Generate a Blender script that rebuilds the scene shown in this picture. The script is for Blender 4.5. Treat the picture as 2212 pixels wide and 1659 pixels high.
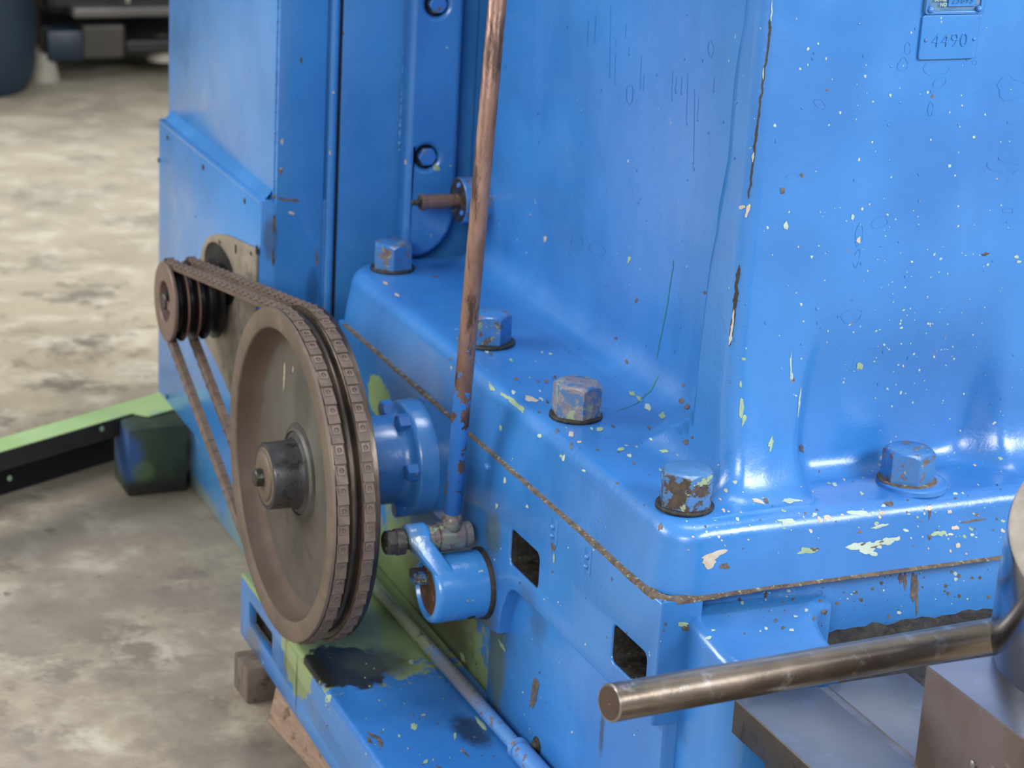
import bpy, bmesh, math, random
from mathutils import Vector, Matrix, noise
from mathutils.bvhtree import BVHTree
from math import sin, cos, pi, radians, sqrt, tan, atan2
S = bpy.context.scene
COL = S.collection
for o in list(bpy.data.objects):
    bpy.data.objects.remove(o)
# ------------------------------------------------------------------ camera
CAM = Vector((-0.9541, -1.7347, 0.8753))
RX = Vector((0.9169, -0.3956, 0.0535)); RY = Vector((-0.0801, -0.3136, -0.9462)); RZ = Vector((0.3911, 0.8632, -0.3192))
for v in (RX, RY, RZ): v.normalize()
FP = 4900.0
cd = bpy.data.cameras.new('camera'); cam = bpy.data.objects.new('camera', cd); COL.objects.link(cam)
cam.matrix_world = Matrix(((RX.x, -RY.x, -RZ.x, CAM.x), (RX.y, -RY.y, -RZ.y, CAM.y), (RX.z, -RY.z, -RZ.z, CAM.z), (0, 0, 0, 1)))
cd.sensor_width = 36; cd.lens = FP / 2212 * 36
cd.dof.use_dof = True; cd.dof.focus_distance = 2.16; cd.dof.aperture_fstop = 9
cd.clip_start = .05
S.camera = cam
# ------------------------------------------------------------------ world, lamps, exposure
w = bpy.data.worlds.new('hall'); S.world = w; w.use_nodes = True
bg = w.node_tree.nodes['Background']
bg.inputs[0].default_value = (0.86, 0.93, 1.0, 1); bg.inputs[1].default_value = 0.34
def area(name, loc, target, sx, sy, power, col=(1, 1, 1)):
    l = bpy.data.lights.new(name, 'AREA'); l.shape = 'RECTANGLE'; l.size = sx; l.size_y = sy; l.energy = power; l.color = col
    o = bpy.data.objects.new(name, l); COL.objects.link(o); o.location = loc
    o.rotation_euler = (Vector(target) - Vector(loc)).to_track_quat('-Z', 'Y').to_euler()
    return o
area('window_light_front', (2.6, -4.6, 3.4), (.2, .3, 0), 3.2, 1.8, 270, (.95, .97, 1))
area('window_light_left', (-3.6, -4.4, 2.6), (.1, .6, .1), 2.2, 1.6, 125, (1, .98, .96))
area('window_light_side', (-4.5, 2.6, 2.6), (-.1, .9, -.1), 3.0, 2.0, 150, (1, .97, .93))
area('roof_light', (0.9, .3, 4.6), (0.3, .5, 0), 1.0, 2.4, 80, (.95, .97, 1))
S.view_settings.view_transform = 'Standard'; S.view_settings.look = 'None'
S.view_settings.gamma = 1; S.view_settings.use_curve_mapping = False
S.view_settings.exposure = 0.77
random.seed(7)
# ------------------------------------------------------------------ helpers
def ray(px, py): return RX * ((px - 1106) / FP) + RY * ((py - 829.5) / FP) + RZ
def P(px, py, ax, val):
    r = ray(px, py); return CAM + r * ((val - CAM[ax]) / r[ax])
def at(px, py, d): return CAM + ray(px, py) * d
def lin(h):
    out = []
    for i in (0, 2, 4):
        c = int(h[i:i + 2], 16) / 255
        out.append(c / 12.92 if c <= .04045 else ((c + .055) / 1.055) ** 2.4)
    return tuple(out) + (1,)
def tag(o, label=None, cat=None, group=None, kind=None):
    if label: o['label'] = label
    if cat: o['category'] = cat
    if group: o['group'] = group
    if kind: o['kind'] = kind
    return o
def thing(name, label, cat, loc=(0, 0, 0), group=None):
    o = bpy.data.objects.new(name, None); COL.objects.link(o); o.location = loc; o.empty_display_size = .02
    return tag(o, label, cat, group)
def obj(name, src, mat, parent=None, smooth=False, world=True, loc=None):
    if isinstance(src, bmesh.types.BMesh):
        me = bpy.data.meshes.new(name); src.normal_update(); src.to_mesh(me); src.free()
    else: me = src
    if mat is not None and len(me.materials) == 0: me.materials.append(mat)
    if smooth is True:
        for p in me.polygons: p.use_smooth = True
    elif smooth: 
        try: 
            for p in me.polygons: p.use_smooth = True
            me.set_sharp_from_angle(angle=radians(smooth))
        except Exception: pass
    o = bpy.data.objects.new(name, me); COL.objects.link(o)
    if parent is not None:
        o.parent = parent
        if world:
            q = parent; off = Vector((0, 0, 0))
            while q is not None: off += q.location; q = q.parent
            o.location = -off
    if loc is not None: o.location = loc
    return o
def bm_box(a, b, bevel=0, seg=2, bm=None):
    bm2 = bmesh.new(); bmesh.ops.create_cube(bm2, size=1)
    a = Vector(a); b = Vector(b)
    for v in bm2.verts: v.co = Vector([(a[i] + b[i]) / 2 + v.co[i] * (b[i] - a[i]) for i in range(3)])
    if bevel: bmesh.ops.bevel(bm2, geom=bm2.edges[:], offset=bevel, segments=seg, affect='EDGES', profile=.5)
    return join(bm, bm2)
def join(bm, bm2, mtx=None):
    if mtx is not None: bmesh.ops.transform(bm2, matrix=mtx, verts=bm2.verts)
    if bm is None: return bm2
    me = bpy.data.meshes.new('t'); bm2.to_mesh(me); bm2.free(); bm.from_mesh(me); bpy.data.meshes.remove(me); return bm
def frame(origin, axis, up=(0, 0, 1)):
    z = Vector(axis).normalized(); u = Vector(up)
    if abs(z.dot(u)) > .98: u = Vector((0, 1, 0))
    x = u.cross(z).normalized(); y = z.cross(x)
    return Matrix(((x.x, y.x, z.x, origin[0]), (x.y, y.y, z.y, origin[1]), (x.z, y.z, z.z, origin[2]), (0, 0, 0, 1)))
def bm_lathe(profile, origin, axis, seg=48, bm=None, cap=True):
    """profile: [(along, radius)]"""
    b = bmesh.new(); M = frame(origin, axis); rings = []
    for a, r in profile:
        if r < 1e-6: rings.append([b.verts.new(M @ Vector((0, 0, a)))])
        else: rings.append([b.verts.new(M @ Vector((r * cos(2 * pi * k / seg), r * sin(2 * pi * k / seg), a))) for k in range(seg)])
    for A, B in zip(rings, rings[1:]):
        for k in range(seg):
            k2 = (k + 1) % seg
            if len(A) == 1 and len(B) == 1: continue
            if len(A) == 1: b.faces.new((A[0], B[k2], B[k]))
            elif len(B) == 1: b.faces.new((A[k], A[k2], B[0]))
            else: b.faces.new((A[k], A[k2], B[k2], B[k]))
    if cap:
        if len(rings[0]) > 1: b.faces.new(rings[0][::-1])
        if len(rings[-1]) > 1: b.faces.new(rings[-1])
    bmesh.ops.recalc_face_normals(b, faces=b.faces)
    return join(bm, b)
def bm_tube(pts, r, seg=20, bm=None, cap=True):
    b = bmesh.new(); rings = []; pts = [Vector(p) for p in pts]
    rr = r if isinstance(r, (list, tuple)) else [r] * len(pts)
    up = Vector((0, 0, 1))
    for i, p in enumerate(pts):
        d = (pts[min(i + 1, len(pts) - 1)] - pts[max(i - 1, 0)]).normalized()
        if abs(d.dot(up)) > .95: up = Vector((1, 0, 0))
        x = up.cross(d).normalized(); y = d.cross(x)
        rings.append([b.verts.new(p + (x * cos(2 * pi * k / seg) + y * sin(2 * pi * k / seg)) * rr[i]) for k in range(seg)])
    for A, B in zip(rings, rings[1:]):
        for k in range(seg): b.faces.new((A[k], A[(k + 1) % seg], B[(k + 1) % seg], B[k]))
    if cap: b.faces.new(rings[0][::-1]); b.faces.new(rings[-1])
    bmesh.ops.recalc_face_normals(b, faces=b.faces)
    return join(bm, b)
def rrect(x0, y0, x1, y1, r, n=5):
    out = []
    for cx, cy, a0 in ((x1 - r, y0 + r, -90), (x1 - r, y1 - r, 0), (x0 + r, y1 - r, 90), (x0 + r, y0 + r, 180)):
        for k in range(n + 1):
            a = radians(a0 + 90 * k / n); out.append((cx + r * cos(a), cy + r * sin(a)))
    return out
def circ(cx, cy, r, n=32): return [(cx + r * cos(2 * pi * k / n), cy + r * sin(2 * pi * k / n)) for k in range(n)]
def bm_plate(outer, holes, depth, mtx, bevel=0, seg=2, bm=None):
    """flat prism of thickness depth with holes; local z from 0 (front) to -depth; mtx places it"""
    cu = bpy.data.curves.new('c', 'CURVE'); cu.dimensions = '2D'; cu.fill_mode = 'BOTH'
    cu.extrude = depth / 2; cu.bevel_depth = bevel; cu.bevel_resolution = seg; cu.offset = -bevel
    if bevel: cu.extrude = max(depth / 2 - bevel, 1e-5)
    for pts in [outer] + list(holes):
        sp = cu.splines.new('POLY'); sp.points.add(len(pts) - 1); sp.use_cyclic_u = True
        for i, p in enumerate(pts): sp.points[i].co = (p[0], p[1], 0, 1)
    o = bpy.data.objects.new('c', cu); COL.objects.link(o)
    me = bpy.data.meshes.new_from_object(o, depsgraph=bpy.context.evaluated_depsgraph_get())
    b = bmesh.new(); b.from_mesh(me); bmesh.ops.remove_doubles(b, verts=b.verts, dist=1e-6)
    bpy.data.objects.remove(o); bpy.data.curves.remove(cu); bpy.data.meshes.remove(me)
    bmesh.ops.recalc_face_normals(b, faces=b.faces)
    return join(bm, b, mtx @ Matrix.Translation((0, 0, -depth / 2)))
# plane frames: local (u,v) -> world, front face normal w
def left_plane(x): # u=y, v=z, normal -X  
    return Matrix(((0, 0, -1, x), (1, 0, 0, 0), (0, 1, 0, 0), (0, 0, 0, 1)))   # mirrored frame, normals recalculated later
def front_plane(y): # u=x, v=z, normal -Y
    return Matrix(((1, 0, 0, 0), (0, 0, -1, y), (0, 1, 0, 0), (0, 0, 0, 1)))
def top_plane(z):
    return Matrix.Translation((0, 0, z))
def bm_plate_on(outer, holes, depth, mtx, bevel=0, seg=2, bm=None):
    b = bm_plate(outer, holes, depth, Matrix.Identity(4), bevel, seg)
    bmesh.ops.transform(b, matrix=mtx, verts=b.verts)
    bmesh.ops.recalc_face_normals(b, faces=b.faces)
    return join(bm, b)
def bm_hex(r, h, mtx, bm=None, seg=48, chamfer=.12, base=0.0):
    """hexagon head, r = corner radius, local z 0..h, corners cut at the top"""
    b = bmesh.new(); rin = r * cos(pi / 6)
    def hr(a):
        a = (a % (pi / 3)) - pi / 6; return rin / cos(a)
    rings = []
    A = [2 * pi * k / seg for k in range(seg)]
    rings.append([b.verts.new((hr(a) * cos(a), hr(a) * sin(a), base)) for a in A])
    rings.append([b.verts.new((hr(a) * cos(a), hr(a) * sin(a), h - (hr(a) - rin * .95) * .75 - .0006)) for a in A])
    rings.append([b.verts.new((rin * .95 * cos(a), rin * .95 * sin(a), h - .0005)) for a in A])
    rings.append([b.verts.new((rin * .9 * cos(a), rin * .9 * sin(a), h)) for a in A])
    for R1, R2 in zip(rings, rings[1:]):
        for k in range(seg): b.faces.new((R1[k], R1[(k + 1) % seg], R2[(k + 1) % seg], R2[k]))
    b.faces.new(rings[0][::-1]); b.faces.new(rings[-1])
    bmesh.ops.transform(b, matrix=mtx, verts=b.verts)
    return join(bm, b)
# ------------------------------------------------------------------ materials
def nt(name):
    m = bpy.data.materials.new(name); m.use_nodes = True; t = m.node_tree
    return m, t, t.nodes['Principled BSDF']
class NB:
    def __init__(s, t, scale_random=False):
        s.t = t; tc = t.nodes.new('ShaderNodeTexCoord'); s.co = tc.outputs['Object']; s.raw = s.co
        if scale_random:
            oi = t.nodes.new('ShaderNodeObjectInfo'); mp = t.nodes.new('ShaderNodeVectorMath'); mp.operation = 'MULTIPLY_ADD'
            cb = t.nodes.new('ShaderNodeCombineXYZ')
            for i in range(3): t.links.new(oi.outputs['Random'], cb.inputs[i])
            t.links.new(cb.outputs[0], mp.inputs[0]); mp.inputs[1].default_value = (7, 13, 5); t.links.new(s.co, mp.inputs[2]); s.co = mp.outputs[0]
    def val(s, x, inp):
        if isinstance(x, (int, float)): inp.default_value = x
        else: s.t.links.new(x, inp)
    def noise(s, scale, detail=4, rough=.55, stretch=None, dist=0, off=None):
        n = s.t.nodes.new('ShaderNodeTexNoise'); co = s.co
        if stretch or off:
            m = s.t.nodes.new('ShaderNodeMapping'); m.inputs['Scale'].default_value = stretch or (1, 1, 1); m.inputs['Location'].default_value = off or (0, 0, 0)
            s.t.links.new(co, m.inputs[0]); co = m.outputs[0]
        s.t.links.new(co, n.inputs['Vector']); n.inputs['Scale'].default_value = scale; n.inputs['Detail'].default_value = detail
        n.inputs['Roughness'].default_value = rough; n.inputs['Distortion'].default_value = dist
        return n.outputs['Fac']
    def voro(s, scale, rnd=1):
        n = s.t.nodes.new('ShaderNodeTexVoronoi'); s.t.links.new(s.co, n.inputs['Vector']); n.inputs['Scale'].default_value = scale
        n.inputs['Randomness'].default_value = rnd; return n.outputs['Distance']
    def ramp(s, x, a, b, lo=0, hi=1):
        n = s.t.nodes.new('ShaderNodeMapRange'); n.interpolation_type = 'SMOOTHSTEP'; s.val(x, n.inputs[0]); n.inputs[1].default_value = a; n.inputs[2].default_value = b
        n.inputs[3].default_value = lo; n.inputs[4].default_value = hi; return n.outputs[0]
    def math(s, op, a, b=0, c=0):
        n = s.t.nodes.new('ShaderNodeMath'); n.operation = op; s.val(a, n.inputs[0]); s.val(b, n.inputs[1]); s.val(c, n.inputs[2]); return n.outputs[0]
    def mix(s, f, a, b):
        n = s.t.nodes.new('ShaderNodeMix'); n.data_type = 'RGBA'; s.val(f, n.inputs['Factor'])
        for x, i in ((a, 6), (b, 7)):
            if isinstance(x, tuple): n.inputs[i].default_value = x
            else: s.t.links.new(x, n.inputs[i])
        return n.outputs[2]
    def dist(s, c, scale=(1, 1, 1)):
        a = s.t.nodes.new('ShaderNodeVectorMath'); a.operation = 'SUBTRACT'; s.t.links.new(s.co, a.inputs[0]); a.inputs[1].default_value = c
        b = s.t.nodes.new('ShaderNodeVectorMath'); b.operation = 'MULTIPLY'; s.t.links.new(a.outputs[0], b.inputs[0]); b.inputs[1].default_value = scale
        l = s.t.nodes.new('ShaderNodeVectorMath'); l.operation = 'LENGTH'; s.t.links.new(b.outputs[0], l.inputs[0]); return l.outputs['Value']
    def xyz(s):
        n = s.t.nodes.new('ShaderNodeSeparateXYZ'); s.t.links.new(s.co, n.inputs[0]); return n.outputs
    def bump(s, h, strength, dist, prev=None):
        n = s.t.nodes.new('ShaderNodeBump'); s.val(h, n.inputs['Height']); n.inputs['Strength'].default_value = strength; n.inputs['Distance'].default_value = dist
        if prev is not None: s.t.links.new(prev, n.inputs['Normal'])
        return n.outputs[0]
def paint(name, a='3376ba', b='2d6bae', rough=.3, chips=0.0, rustmix=0.0, spots=(), random_=False, bumpy=1.0, wet=0.0, fine=1.0, rust=('53443c', '6e6062'), top=0):
    m, t, p = nt(name); n = NB(t, random_)
    big = n.noise(6, 3, .5); streak = n.noise(9, 4, .6, (1, 1, .15))
    col = n.mix(n.ramp(big, .35, .65), lin(a), lin(b))
    col = n.mix(n.ramp(streak, .52, .75, 0, .3), col, lin('4a86cc'))
    r = n.ramp(n.noise(14, 3), .3, .7, rough - .06, rough + .12)
    edge = n.noise(45, 6, .65); 
    for c, rad, colr, amt in spots:
        sc = (1, 1, 1) if len(c) == 3 else c[3]
        d = n.dist(c[:3], sc)
        d = n.math('ADD', d, n.math('MULTIPLY', n.math('SUBTRACT', edge, .5), rad * amt))
        f = n.ramp(d, rad * .9, rad * 1.02, 1, 0) if amt > .9 else n.ramp(d, rad * .5, rad * 1.2, amt, 0)
        col = n.mix(f, col, lin(colr))
    h = n.noise(300, 3, .5)
    if chips:
        c1 = n.noise(110, 5, .62, off=(3, 1, 2)); dens = n.noise(11, 2, .5, off=(9, 4, 2))
        f = n.ramp(n.math('ADD', c1, n.math('MULTIPLY', dens, .25)), .86 - chips, .872 - chips)
        col = n.mix(f, col, n.mix(n.ramp(n.noise(60, 2), .45, .55), lin('a9bfa0'), lin('6f6a60')))
        r = n.math('ADD', r, n.math('MULTIPLY', f, .25))
    if rustmix:
        c2 = n.noise(70, 7, .7, off=(1, 5, 8)); f = n.ramp(c2, .62 - rustmix, .645 - rustmix)
        if top:
            sp = t.nodes.new('ShaderNodeSeparateXYZ'); t.links.new(n.raw, sp.inputs[0]); f = n.math('MULTIPLY', f, n.ramp(sp.outputs[2], top - .0015, top, 1, .12))
        rust = n.mix(n.ramp(n.noise(160, 5, .7), .35, .65), lin(rust[0]), lin(rust[1]))
        rust = n.mix(n.ramp(n.noise(50, 5, .7, off=(4, 4, 4)), .56, .6), rust, lin('8a9a7c'))
        col = n.mix(f, col, rust); r = n.math('ADD', r, n.math('MULTIPLY', f, .2))
        h = n.math('SUBTRACT', h, n.math('MULTIPLY', f, 1.2))
    t.links.new(col, p.inputs['Base Color']); n.val(r, p.inputs['Roughness'])
    b1 = n.bump(n.noise(20, 4, .55), .35 * bumpy, .004)
    b2 = n.bump(h, .4 * fine, .0006, b1)
    b3 = n.bump(n.ramp(n.noise(60, 3, .5, (1, 1, .12), .4), .6, .8), .25 * bumpy, .0006, b2)
    t.links.new(b3, p.inputs['Normal'])
    p.inputs['Coat Weight'].default_value = .4; p.inputs['Coat Roughness'].default_value = .22
    p.inputs['Specular IOR Level'].default_value = .55
    return m
def metal(name, a, b, rough=.4, metallic=.85, scale=30, stretch=None, spots=(), bump=.15, c=None, random_=False, rvar=.12):
    m, t, p = nt(name); n = NB(t, random_)
    x = n.noise(scale, 6, .62, stretch)
    col = n.mix(n.ramp(x, .35, .65), lin(a), lin(b))
    if c: col = n.mix(n.ramp(n.noise(scale * 1.7, 6, .7, off=(3, 2, 1)), .55, .64), col, lin(c))
    for q, rad, colr, amt in spots:
        sc = (1, 1, 1) if len(q) == 3 else q[3]
        d = n.dist(q[:3], sc); d = n.math('ADD', d, n.math('MULTIPLY', n.math('SUBTRACT', n.noise(60, 6, .7), .5), rad * .9))
        col = n.mix(n.ramp(d, rad * .5, rad * 1.1, amt, 0), col, lin(colr))
    t.links.new(col, p.inputs['Base Color'])
    n.val(n.ramp(n.noise(scale * .6, 5, .6, off=(5, 5, 5)), .3, .7, rough - rvar, rough + rvar), p.inputs['Roughness'])
    p.inputs['Metallic'].default_value = metallic
    t.links.new(n.bump(n.noise(scale * 8, 5, .65), bump, .0008), p.inputs['Normal'])
    return m
GR = '7f9560'; YG = '93a85a'; GRIME = '2c2a24'; DKB = '2f5080'
M_col = paint('column_paint', chips=.02, spots=(
    ((.185, .45, .35, (1, 1, .6)), .16, '4a80cc', .35),))
M_base = paint('base_paint', chips=.015, bumpy=1.0, spots=(
    ((.03, .66, -.34, (1, .85, 1.35)), .20, '7d8f5e', 1.0), ((.0, .77, -.055, (1, 1, 1.6)), .045, '8fa85c', 1.0), ((.03, .60, -.30, (1, 1, 1.2)), .11, '3e3f30', .8),
    ((.01, .40, -.25, (1, 2, .7)), .05, '5b6a50', .8), ((.01, .44, -.19), .05, '4b4c3c', .8), ((.0, .30, -.145, (1, 1, .7)), .03, '35567e', .7),
    ((.0, .40, -.09, (1, 1, .8)), .025, '4d5a48', .7), ((.02, .13, -.205, (1, 2, .5)), .015, '2c3c58', .9),
    ((.30, .02, -.078, (.5, 1, 2.2)), .03, '2a2a28', .8), ((.30, .02, -.004, (.5, 1, 2)), .016, '23262c', .7)))
M_rear = paint('rear_base_paint', a='3b74aa', b='3f7cb0', chips=.06, spots=(
    ((-.035, 1.58, -.36, (1, 1, .6)), .05, YG, 1.0), ((-.035, 1.22, -.42, (1, .5, 1.4)), .05, '6a8a80', .7), ((-.035, 1.45, -.44, (1, .35, 2)), .05, '77806c', .8)))
M_guard = paint('guard_paint', a='3274b6', b='3a7ec0', rough=.24, bumpy=.8, fine=.6, spots=(
    ((-.078, .983, .10, (2.5, 1, .8)), .025, '33465e', .7), ((-.02, .98, .03, (3, 1, 1)), .03, '2c4a70', .6)))
M_tray = paint('tray_paint', a='2b69ae', b='2f70b6', chips=.03, spots=(
    ((-.07, .80, -.31, (1, 1, .8)), .29, '7f9263', 1.0), ((-.11, .56, -.31, (1, .8, 1)), .05, '1f211e', 1.0), ((-.07, .56, -.31), .045, '3d3f33', .9),
    ((-.152, .74, -.39, (1, .6, 1)), .03, '5c5348', .5), ((-.03, .36, -.31, (1, .5, 1)), .022, '1d2c40', .9),
    ((-.17, .60, -.35, (1, 14, .5)), .03, '3b3328', .85)))
M_trayside = paint('rail_side_paint', a='356fae', b='3a78b8', chips=.03, spots=(
    ((-.155, .615, -.315, (1, .9, 1.0)), .055, '7f9263', 1.0), ((-.16, .615, -.36, (1, 9, .5)), .03, '3b3328', .9), ((-.155, .80, -.39), .04, '5a564c', .7), ((-.155, .66, -.34, (1, 5, .6)), .03, '6a5a40', .6)))
M_crank = paint('crank_paint', a='347dc2', b='3882c6', rough=.24, chips=.02, spots=(((-.09, .44, -.11), .03, '5d6b68', .9),))
M_house = paint('housing_paint', a='2c68ac', b='3e80c4', rough=.26, chips=.0, spots=(((-.06, .632, -.17), .04, '2a3a34', .8), ((-.01, .66, -.02), .02, '8a948c', .5)))
M_bolt = paint('bolt_paint', a='3a78b8', b='33689f', chips=.03, rustmix=.08, random_=True)
M_bolt2 = paint('rusted_bolt_paint', a='3d6ea2', b='40699a', chips=.03, rustmix=.18, random_=True, rust=('6d6870', '837e86'))
M_bolt3 = paint('brown_bolt_paint', a='3a70a8', b='3a6898', chips=.03, rustmix=.15, random_=True, rust=('332a25', '4a3d36'), top=.0355)
M_boltblue = paint('small_bolt_paint', a='3a7cc8', b='2f6db8', rustmix=.02, random_=True)
M_grime = metal('black_grime', '141311', '2e2a25', .45, .1, 120, bump=.8, c='3e372b')
M_rust = metal('joint_rust', '463a31', '64574b', .8, .0, 80, bump=.8, c='8a907a')
M_dark = metal('dark_cavity', '0b0a09', '141210', .7, .1, 60)
M_cast = metal('dusty_cast_iron', '4b463f', '534c45', .6, .15, 14, bump=.25, c='433e37', spots=(
    ((-.15, .632, -.04, (1, .9, 1)), .10, '55544c', .8), ((-.15, .632, -.0, (1, 1.6, 1)), .06, '3c3b35', .7), ((-.15, .632, -.16, (1, 1.6, .8)), .05, '3e3b35', .7)))
M_rim = metal('rim_side', '685a4d', '594d42', .6, .15, 10, stretch=(1, 1, 1), bump=.2, c='6a5b4e')
M_inner = metal('rim_inner', '4a3a32', '54443a', .7, .05, 12, bump=.2)
M_groove = metal('polished_groove', '3a332e', '574c44', .32, .75, 20, (6, 1, 1))
M_hub = metal('oily_hub', '3a3a3d', '4b4a4c', .38, .5, 30, bump=.2, c='2a2926')
M_belt = metal('dusty_belt', '66564c', '53473f', .75, .0, 60, bump=.3, random_=True)
M_belt2 = metal('tan_belt_side', '8d7a62', '7a6853', .85, .0, 90, bump=.4, random_=True)
M_stud = metal('belt_stud', '6d5d52', '584b42', .6, .15, 60, random_=True)
M_pul = metal('motor_pulley_steel', '75625a', '6a564c', .55, .35, 20)
M_puldark = metal('motor_pulley_groove', '1e1c1e', '2c2827', .35, .6, 30)
M_pulrust = metal('motor_pulley_rust', '6c4a3e', '5a4038', .6, .3, 30)
M_platebr = metal('bracket_plate_steel', '8f8577', '827869', .6, .25, 20, c='6d655a', spots=(((-.1, .95, -.1), .18, '4b4540', .8),))
M_rod = metal('rusty_rod', '7c5c4e', '6a4e42', .48, .45, 25, (1, 1, .15), bump=.35, c='5a4238')
def rodmat():
    m, t, p = nt('rusty_painted_rod'); n = NB(t)
    x = n.noise(26, 7, .68, (1, 1, .3)); col = n.mix(n.ramp(x, .4, .6), lin('93766a'), lin('795c50'))
    col = n.mix(n.ramp(n.noise(30, 6, .7, (1, 1, .25), off=(4, 4, 4)), .5, .62), col, lin('4c3930'))
    z = n.xyz()[2]
    f = n.math('SUBTRACT', n.noise(38, 6, .62, off=(2, 7, 1)), n.ramp(z, -.02, .19, 0, .26))
    f2 = n.ramp(f, .44, .455)
    col = n.mix(f2, col, lin('3577c6'))
    t.links.new(col, p.inputs['Base Color']); n.val(n.ramp(n.noise(30), .3, .7, .34, .55), p.inputs['Roughness'])
    n.val(n.math('SUBTRACT', .5, n.math('MULTIPLY', f2, .5)), p.inputs['Metallic'])
    t.links.new(n.bump(f2, .6, .0006, n.bump(n.noise(250, 4), .2, .0006)), p.inputs['Normal']); return m
M_rod = rodmat()
M_eye = paint('eye_paint', a='7f8a7a', b='5f5852', rustmix=.12)
M_bolthead = metal('black_bolt', '2e2b2a', '45403c', .45, .5, 60, c='6f7a66')
M_brown = metal('brown_end', '5c3f2c', '4a3324', .5, .2, 50, c='7a6a54')
M_steel = metal('machined_steel', '96918e', '8a8887', .32, .9, 8, (1, 1, 1), bump=.05, c='96989e', rvar=.05)
M_steelslot = metal('slot_steel', '7d7c80', '6b6a6e', .4, .9, 20)
M_steelside = metal('steel_side', '3f3a33', '4a443b', .5, .5, 20, c='353029')
M_block = metal('block_side', '594d44', '6c6163', .45, .6, 9, bump=.06, c='8d8890')
M_blocktop = metal('block_top', '908f96', '85868e', .3, .9, 12, bump=.06, rvar=.06)
M_bar = metal('round_bar_steel', '8f8274', '75695d', .3, .9, 30, (.12, 1, 1), bump=.12, c='9a9590', rvar=.08)
M_barend = metal('bar_end_steel', '5a4a40', '4f4138', .45, .6, 30)
M_chrome = metal('polished_barrel', '989ca6', '8e929c', .16, 1.0, 5, bump=.01, rvar=.02)
M_chromeface = metal('barrel_face', '8a8278', '7d766c', .6, .3, 60, bump=.3)
M_wood = metal('dirty_wood', '6a5e54', '54493f', .8, 0, 20, (1, 6, 1), bump=.6, c='3a322a')
M_wood2 = metal('wedge_wood', '7d6656', '8f7765', .8, 0, 30, (3, 1, 6), bump=.7, c='5a4a3e')
M_pipe = paint('pipe_paint', a='4a80c4', b='5686bc', chips=.0, rustmix=.04, spots=(((-.01, .86, -.30, (1, 1, 1)), .34, '7b866a', 1.0), ((-.01, .46, -.3, (2, 1, 1)), .08, '7a7268', .8)))
M_green = paint('green_sheet', a='9ab878', b='a6c286', rough=.5, bumpy=.2)
M_sheetdark = metal('sheet_underside', '2c2720', '1e1b17', .7, .1, 20)
M_leg = metal('post_paint', '2c3a28', '1f2a20', .7, 0, 12, spots=(((-.139, 1.50, -.38, (1, .4, .6)), .03, '24487c', .9), ((-.115, 1.48, -.405), .022, '52683f', .5), ((-.1, 1.48, -.45, (.4, 1, 1)), .035, '1a1815', .95)))
M_chipw = metal('pale_chip', '98ab9e', 'a9b9ae', .6, 0, 40)
M_chipg = metal('green_chip', '8ea688', '7f9876', .6, 0, 40)
M_chipd = metal('bare_iron_chip', '4a4240', '6e6460', .6, .2, 80, bump=.6)
M_chipt = metal('tan_filler_chip', 'a89c88', 'b8b0a4', .7, 0, 60)
M_chipb = metal('raw_blue_drip', '3478cc', '3a80d8', .25, 0, 40)
M_bgblue = metal('distant_blue', '0d1c2b', '122535', .5, 0, 3)
M_bggrey = metal('distant_grey', '151412', '1b1a17', .6, .2, 3)
M_bgwhite = metal('distant_pale', '7c786c', '8a8575', .7, 0, 3)
M_bgdark = metal('distant_black', '0a0a0b', '101012', .7, 0, 3)
def concrete():
    m, t, p = nt('stained_shaded_concrete'); n = NB(t)
    a = n.noise(2.2, 5, .6); b = n.noise(9, 6, .65, dist=.4); c = n.noise(34, 7, .7)
    col = n.mix(n.ramp(a, .35, .65), lin('b0a48c'), lin('958a76'))
    col = n.mix(n.ramp(b, .45, .7), col, lin('c4bba8'))
    col = n.mix(n.ramp(n.noise(6, 8, .72, off=(3, 3, 3)), .52, .64, 0, .8), col, lin('63594f'))
    col = n.mix(n.ramp(n.noise(20, 5, .6, (1, .7, 1), off=(1, 2, 3)), .66, .73, 0, .8), col, lin('3a342d'))
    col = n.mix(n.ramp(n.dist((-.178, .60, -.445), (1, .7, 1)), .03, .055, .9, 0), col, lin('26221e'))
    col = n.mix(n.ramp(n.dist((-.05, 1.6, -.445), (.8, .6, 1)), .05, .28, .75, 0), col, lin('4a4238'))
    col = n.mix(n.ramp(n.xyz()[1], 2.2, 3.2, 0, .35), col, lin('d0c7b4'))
    col = n.mix(n.ramp(n.math('ADD', n.xyz()[1], n.noise(3, 4, .6)), 4.2, 5.2, 0, .8), col, lin('5c5446'))  # far floor darkened in the colour as shade around the distant machines
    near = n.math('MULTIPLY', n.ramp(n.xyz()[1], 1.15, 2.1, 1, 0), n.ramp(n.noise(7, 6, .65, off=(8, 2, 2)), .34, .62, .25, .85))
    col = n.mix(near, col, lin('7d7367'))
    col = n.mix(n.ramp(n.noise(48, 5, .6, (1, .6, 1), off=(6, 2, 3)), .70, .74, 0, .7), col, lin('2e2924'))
    t.links.new(col, p.inputs['Base Color']); n.val(n.ramp(b, .3, .7, .55, .85), p.inputs['Roughness'])
    t.links.new(n.bump(c, .4, .004), p.inputs['Normal']); return m
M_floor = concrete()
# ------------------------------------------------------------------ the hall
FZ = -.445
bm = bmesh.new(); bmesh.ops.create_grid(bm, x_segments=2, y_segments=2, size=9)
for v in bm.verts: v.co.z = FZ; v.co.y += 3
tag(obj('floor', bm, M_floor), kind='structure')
tag(obj('wall_back', bm_box((-9, 11.6, FZ), (9, 11.9, 4.5)), metal('hall_wall', '6d6a64', '5d5a55', .8, 0, 2)), kind='structure')
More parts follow.
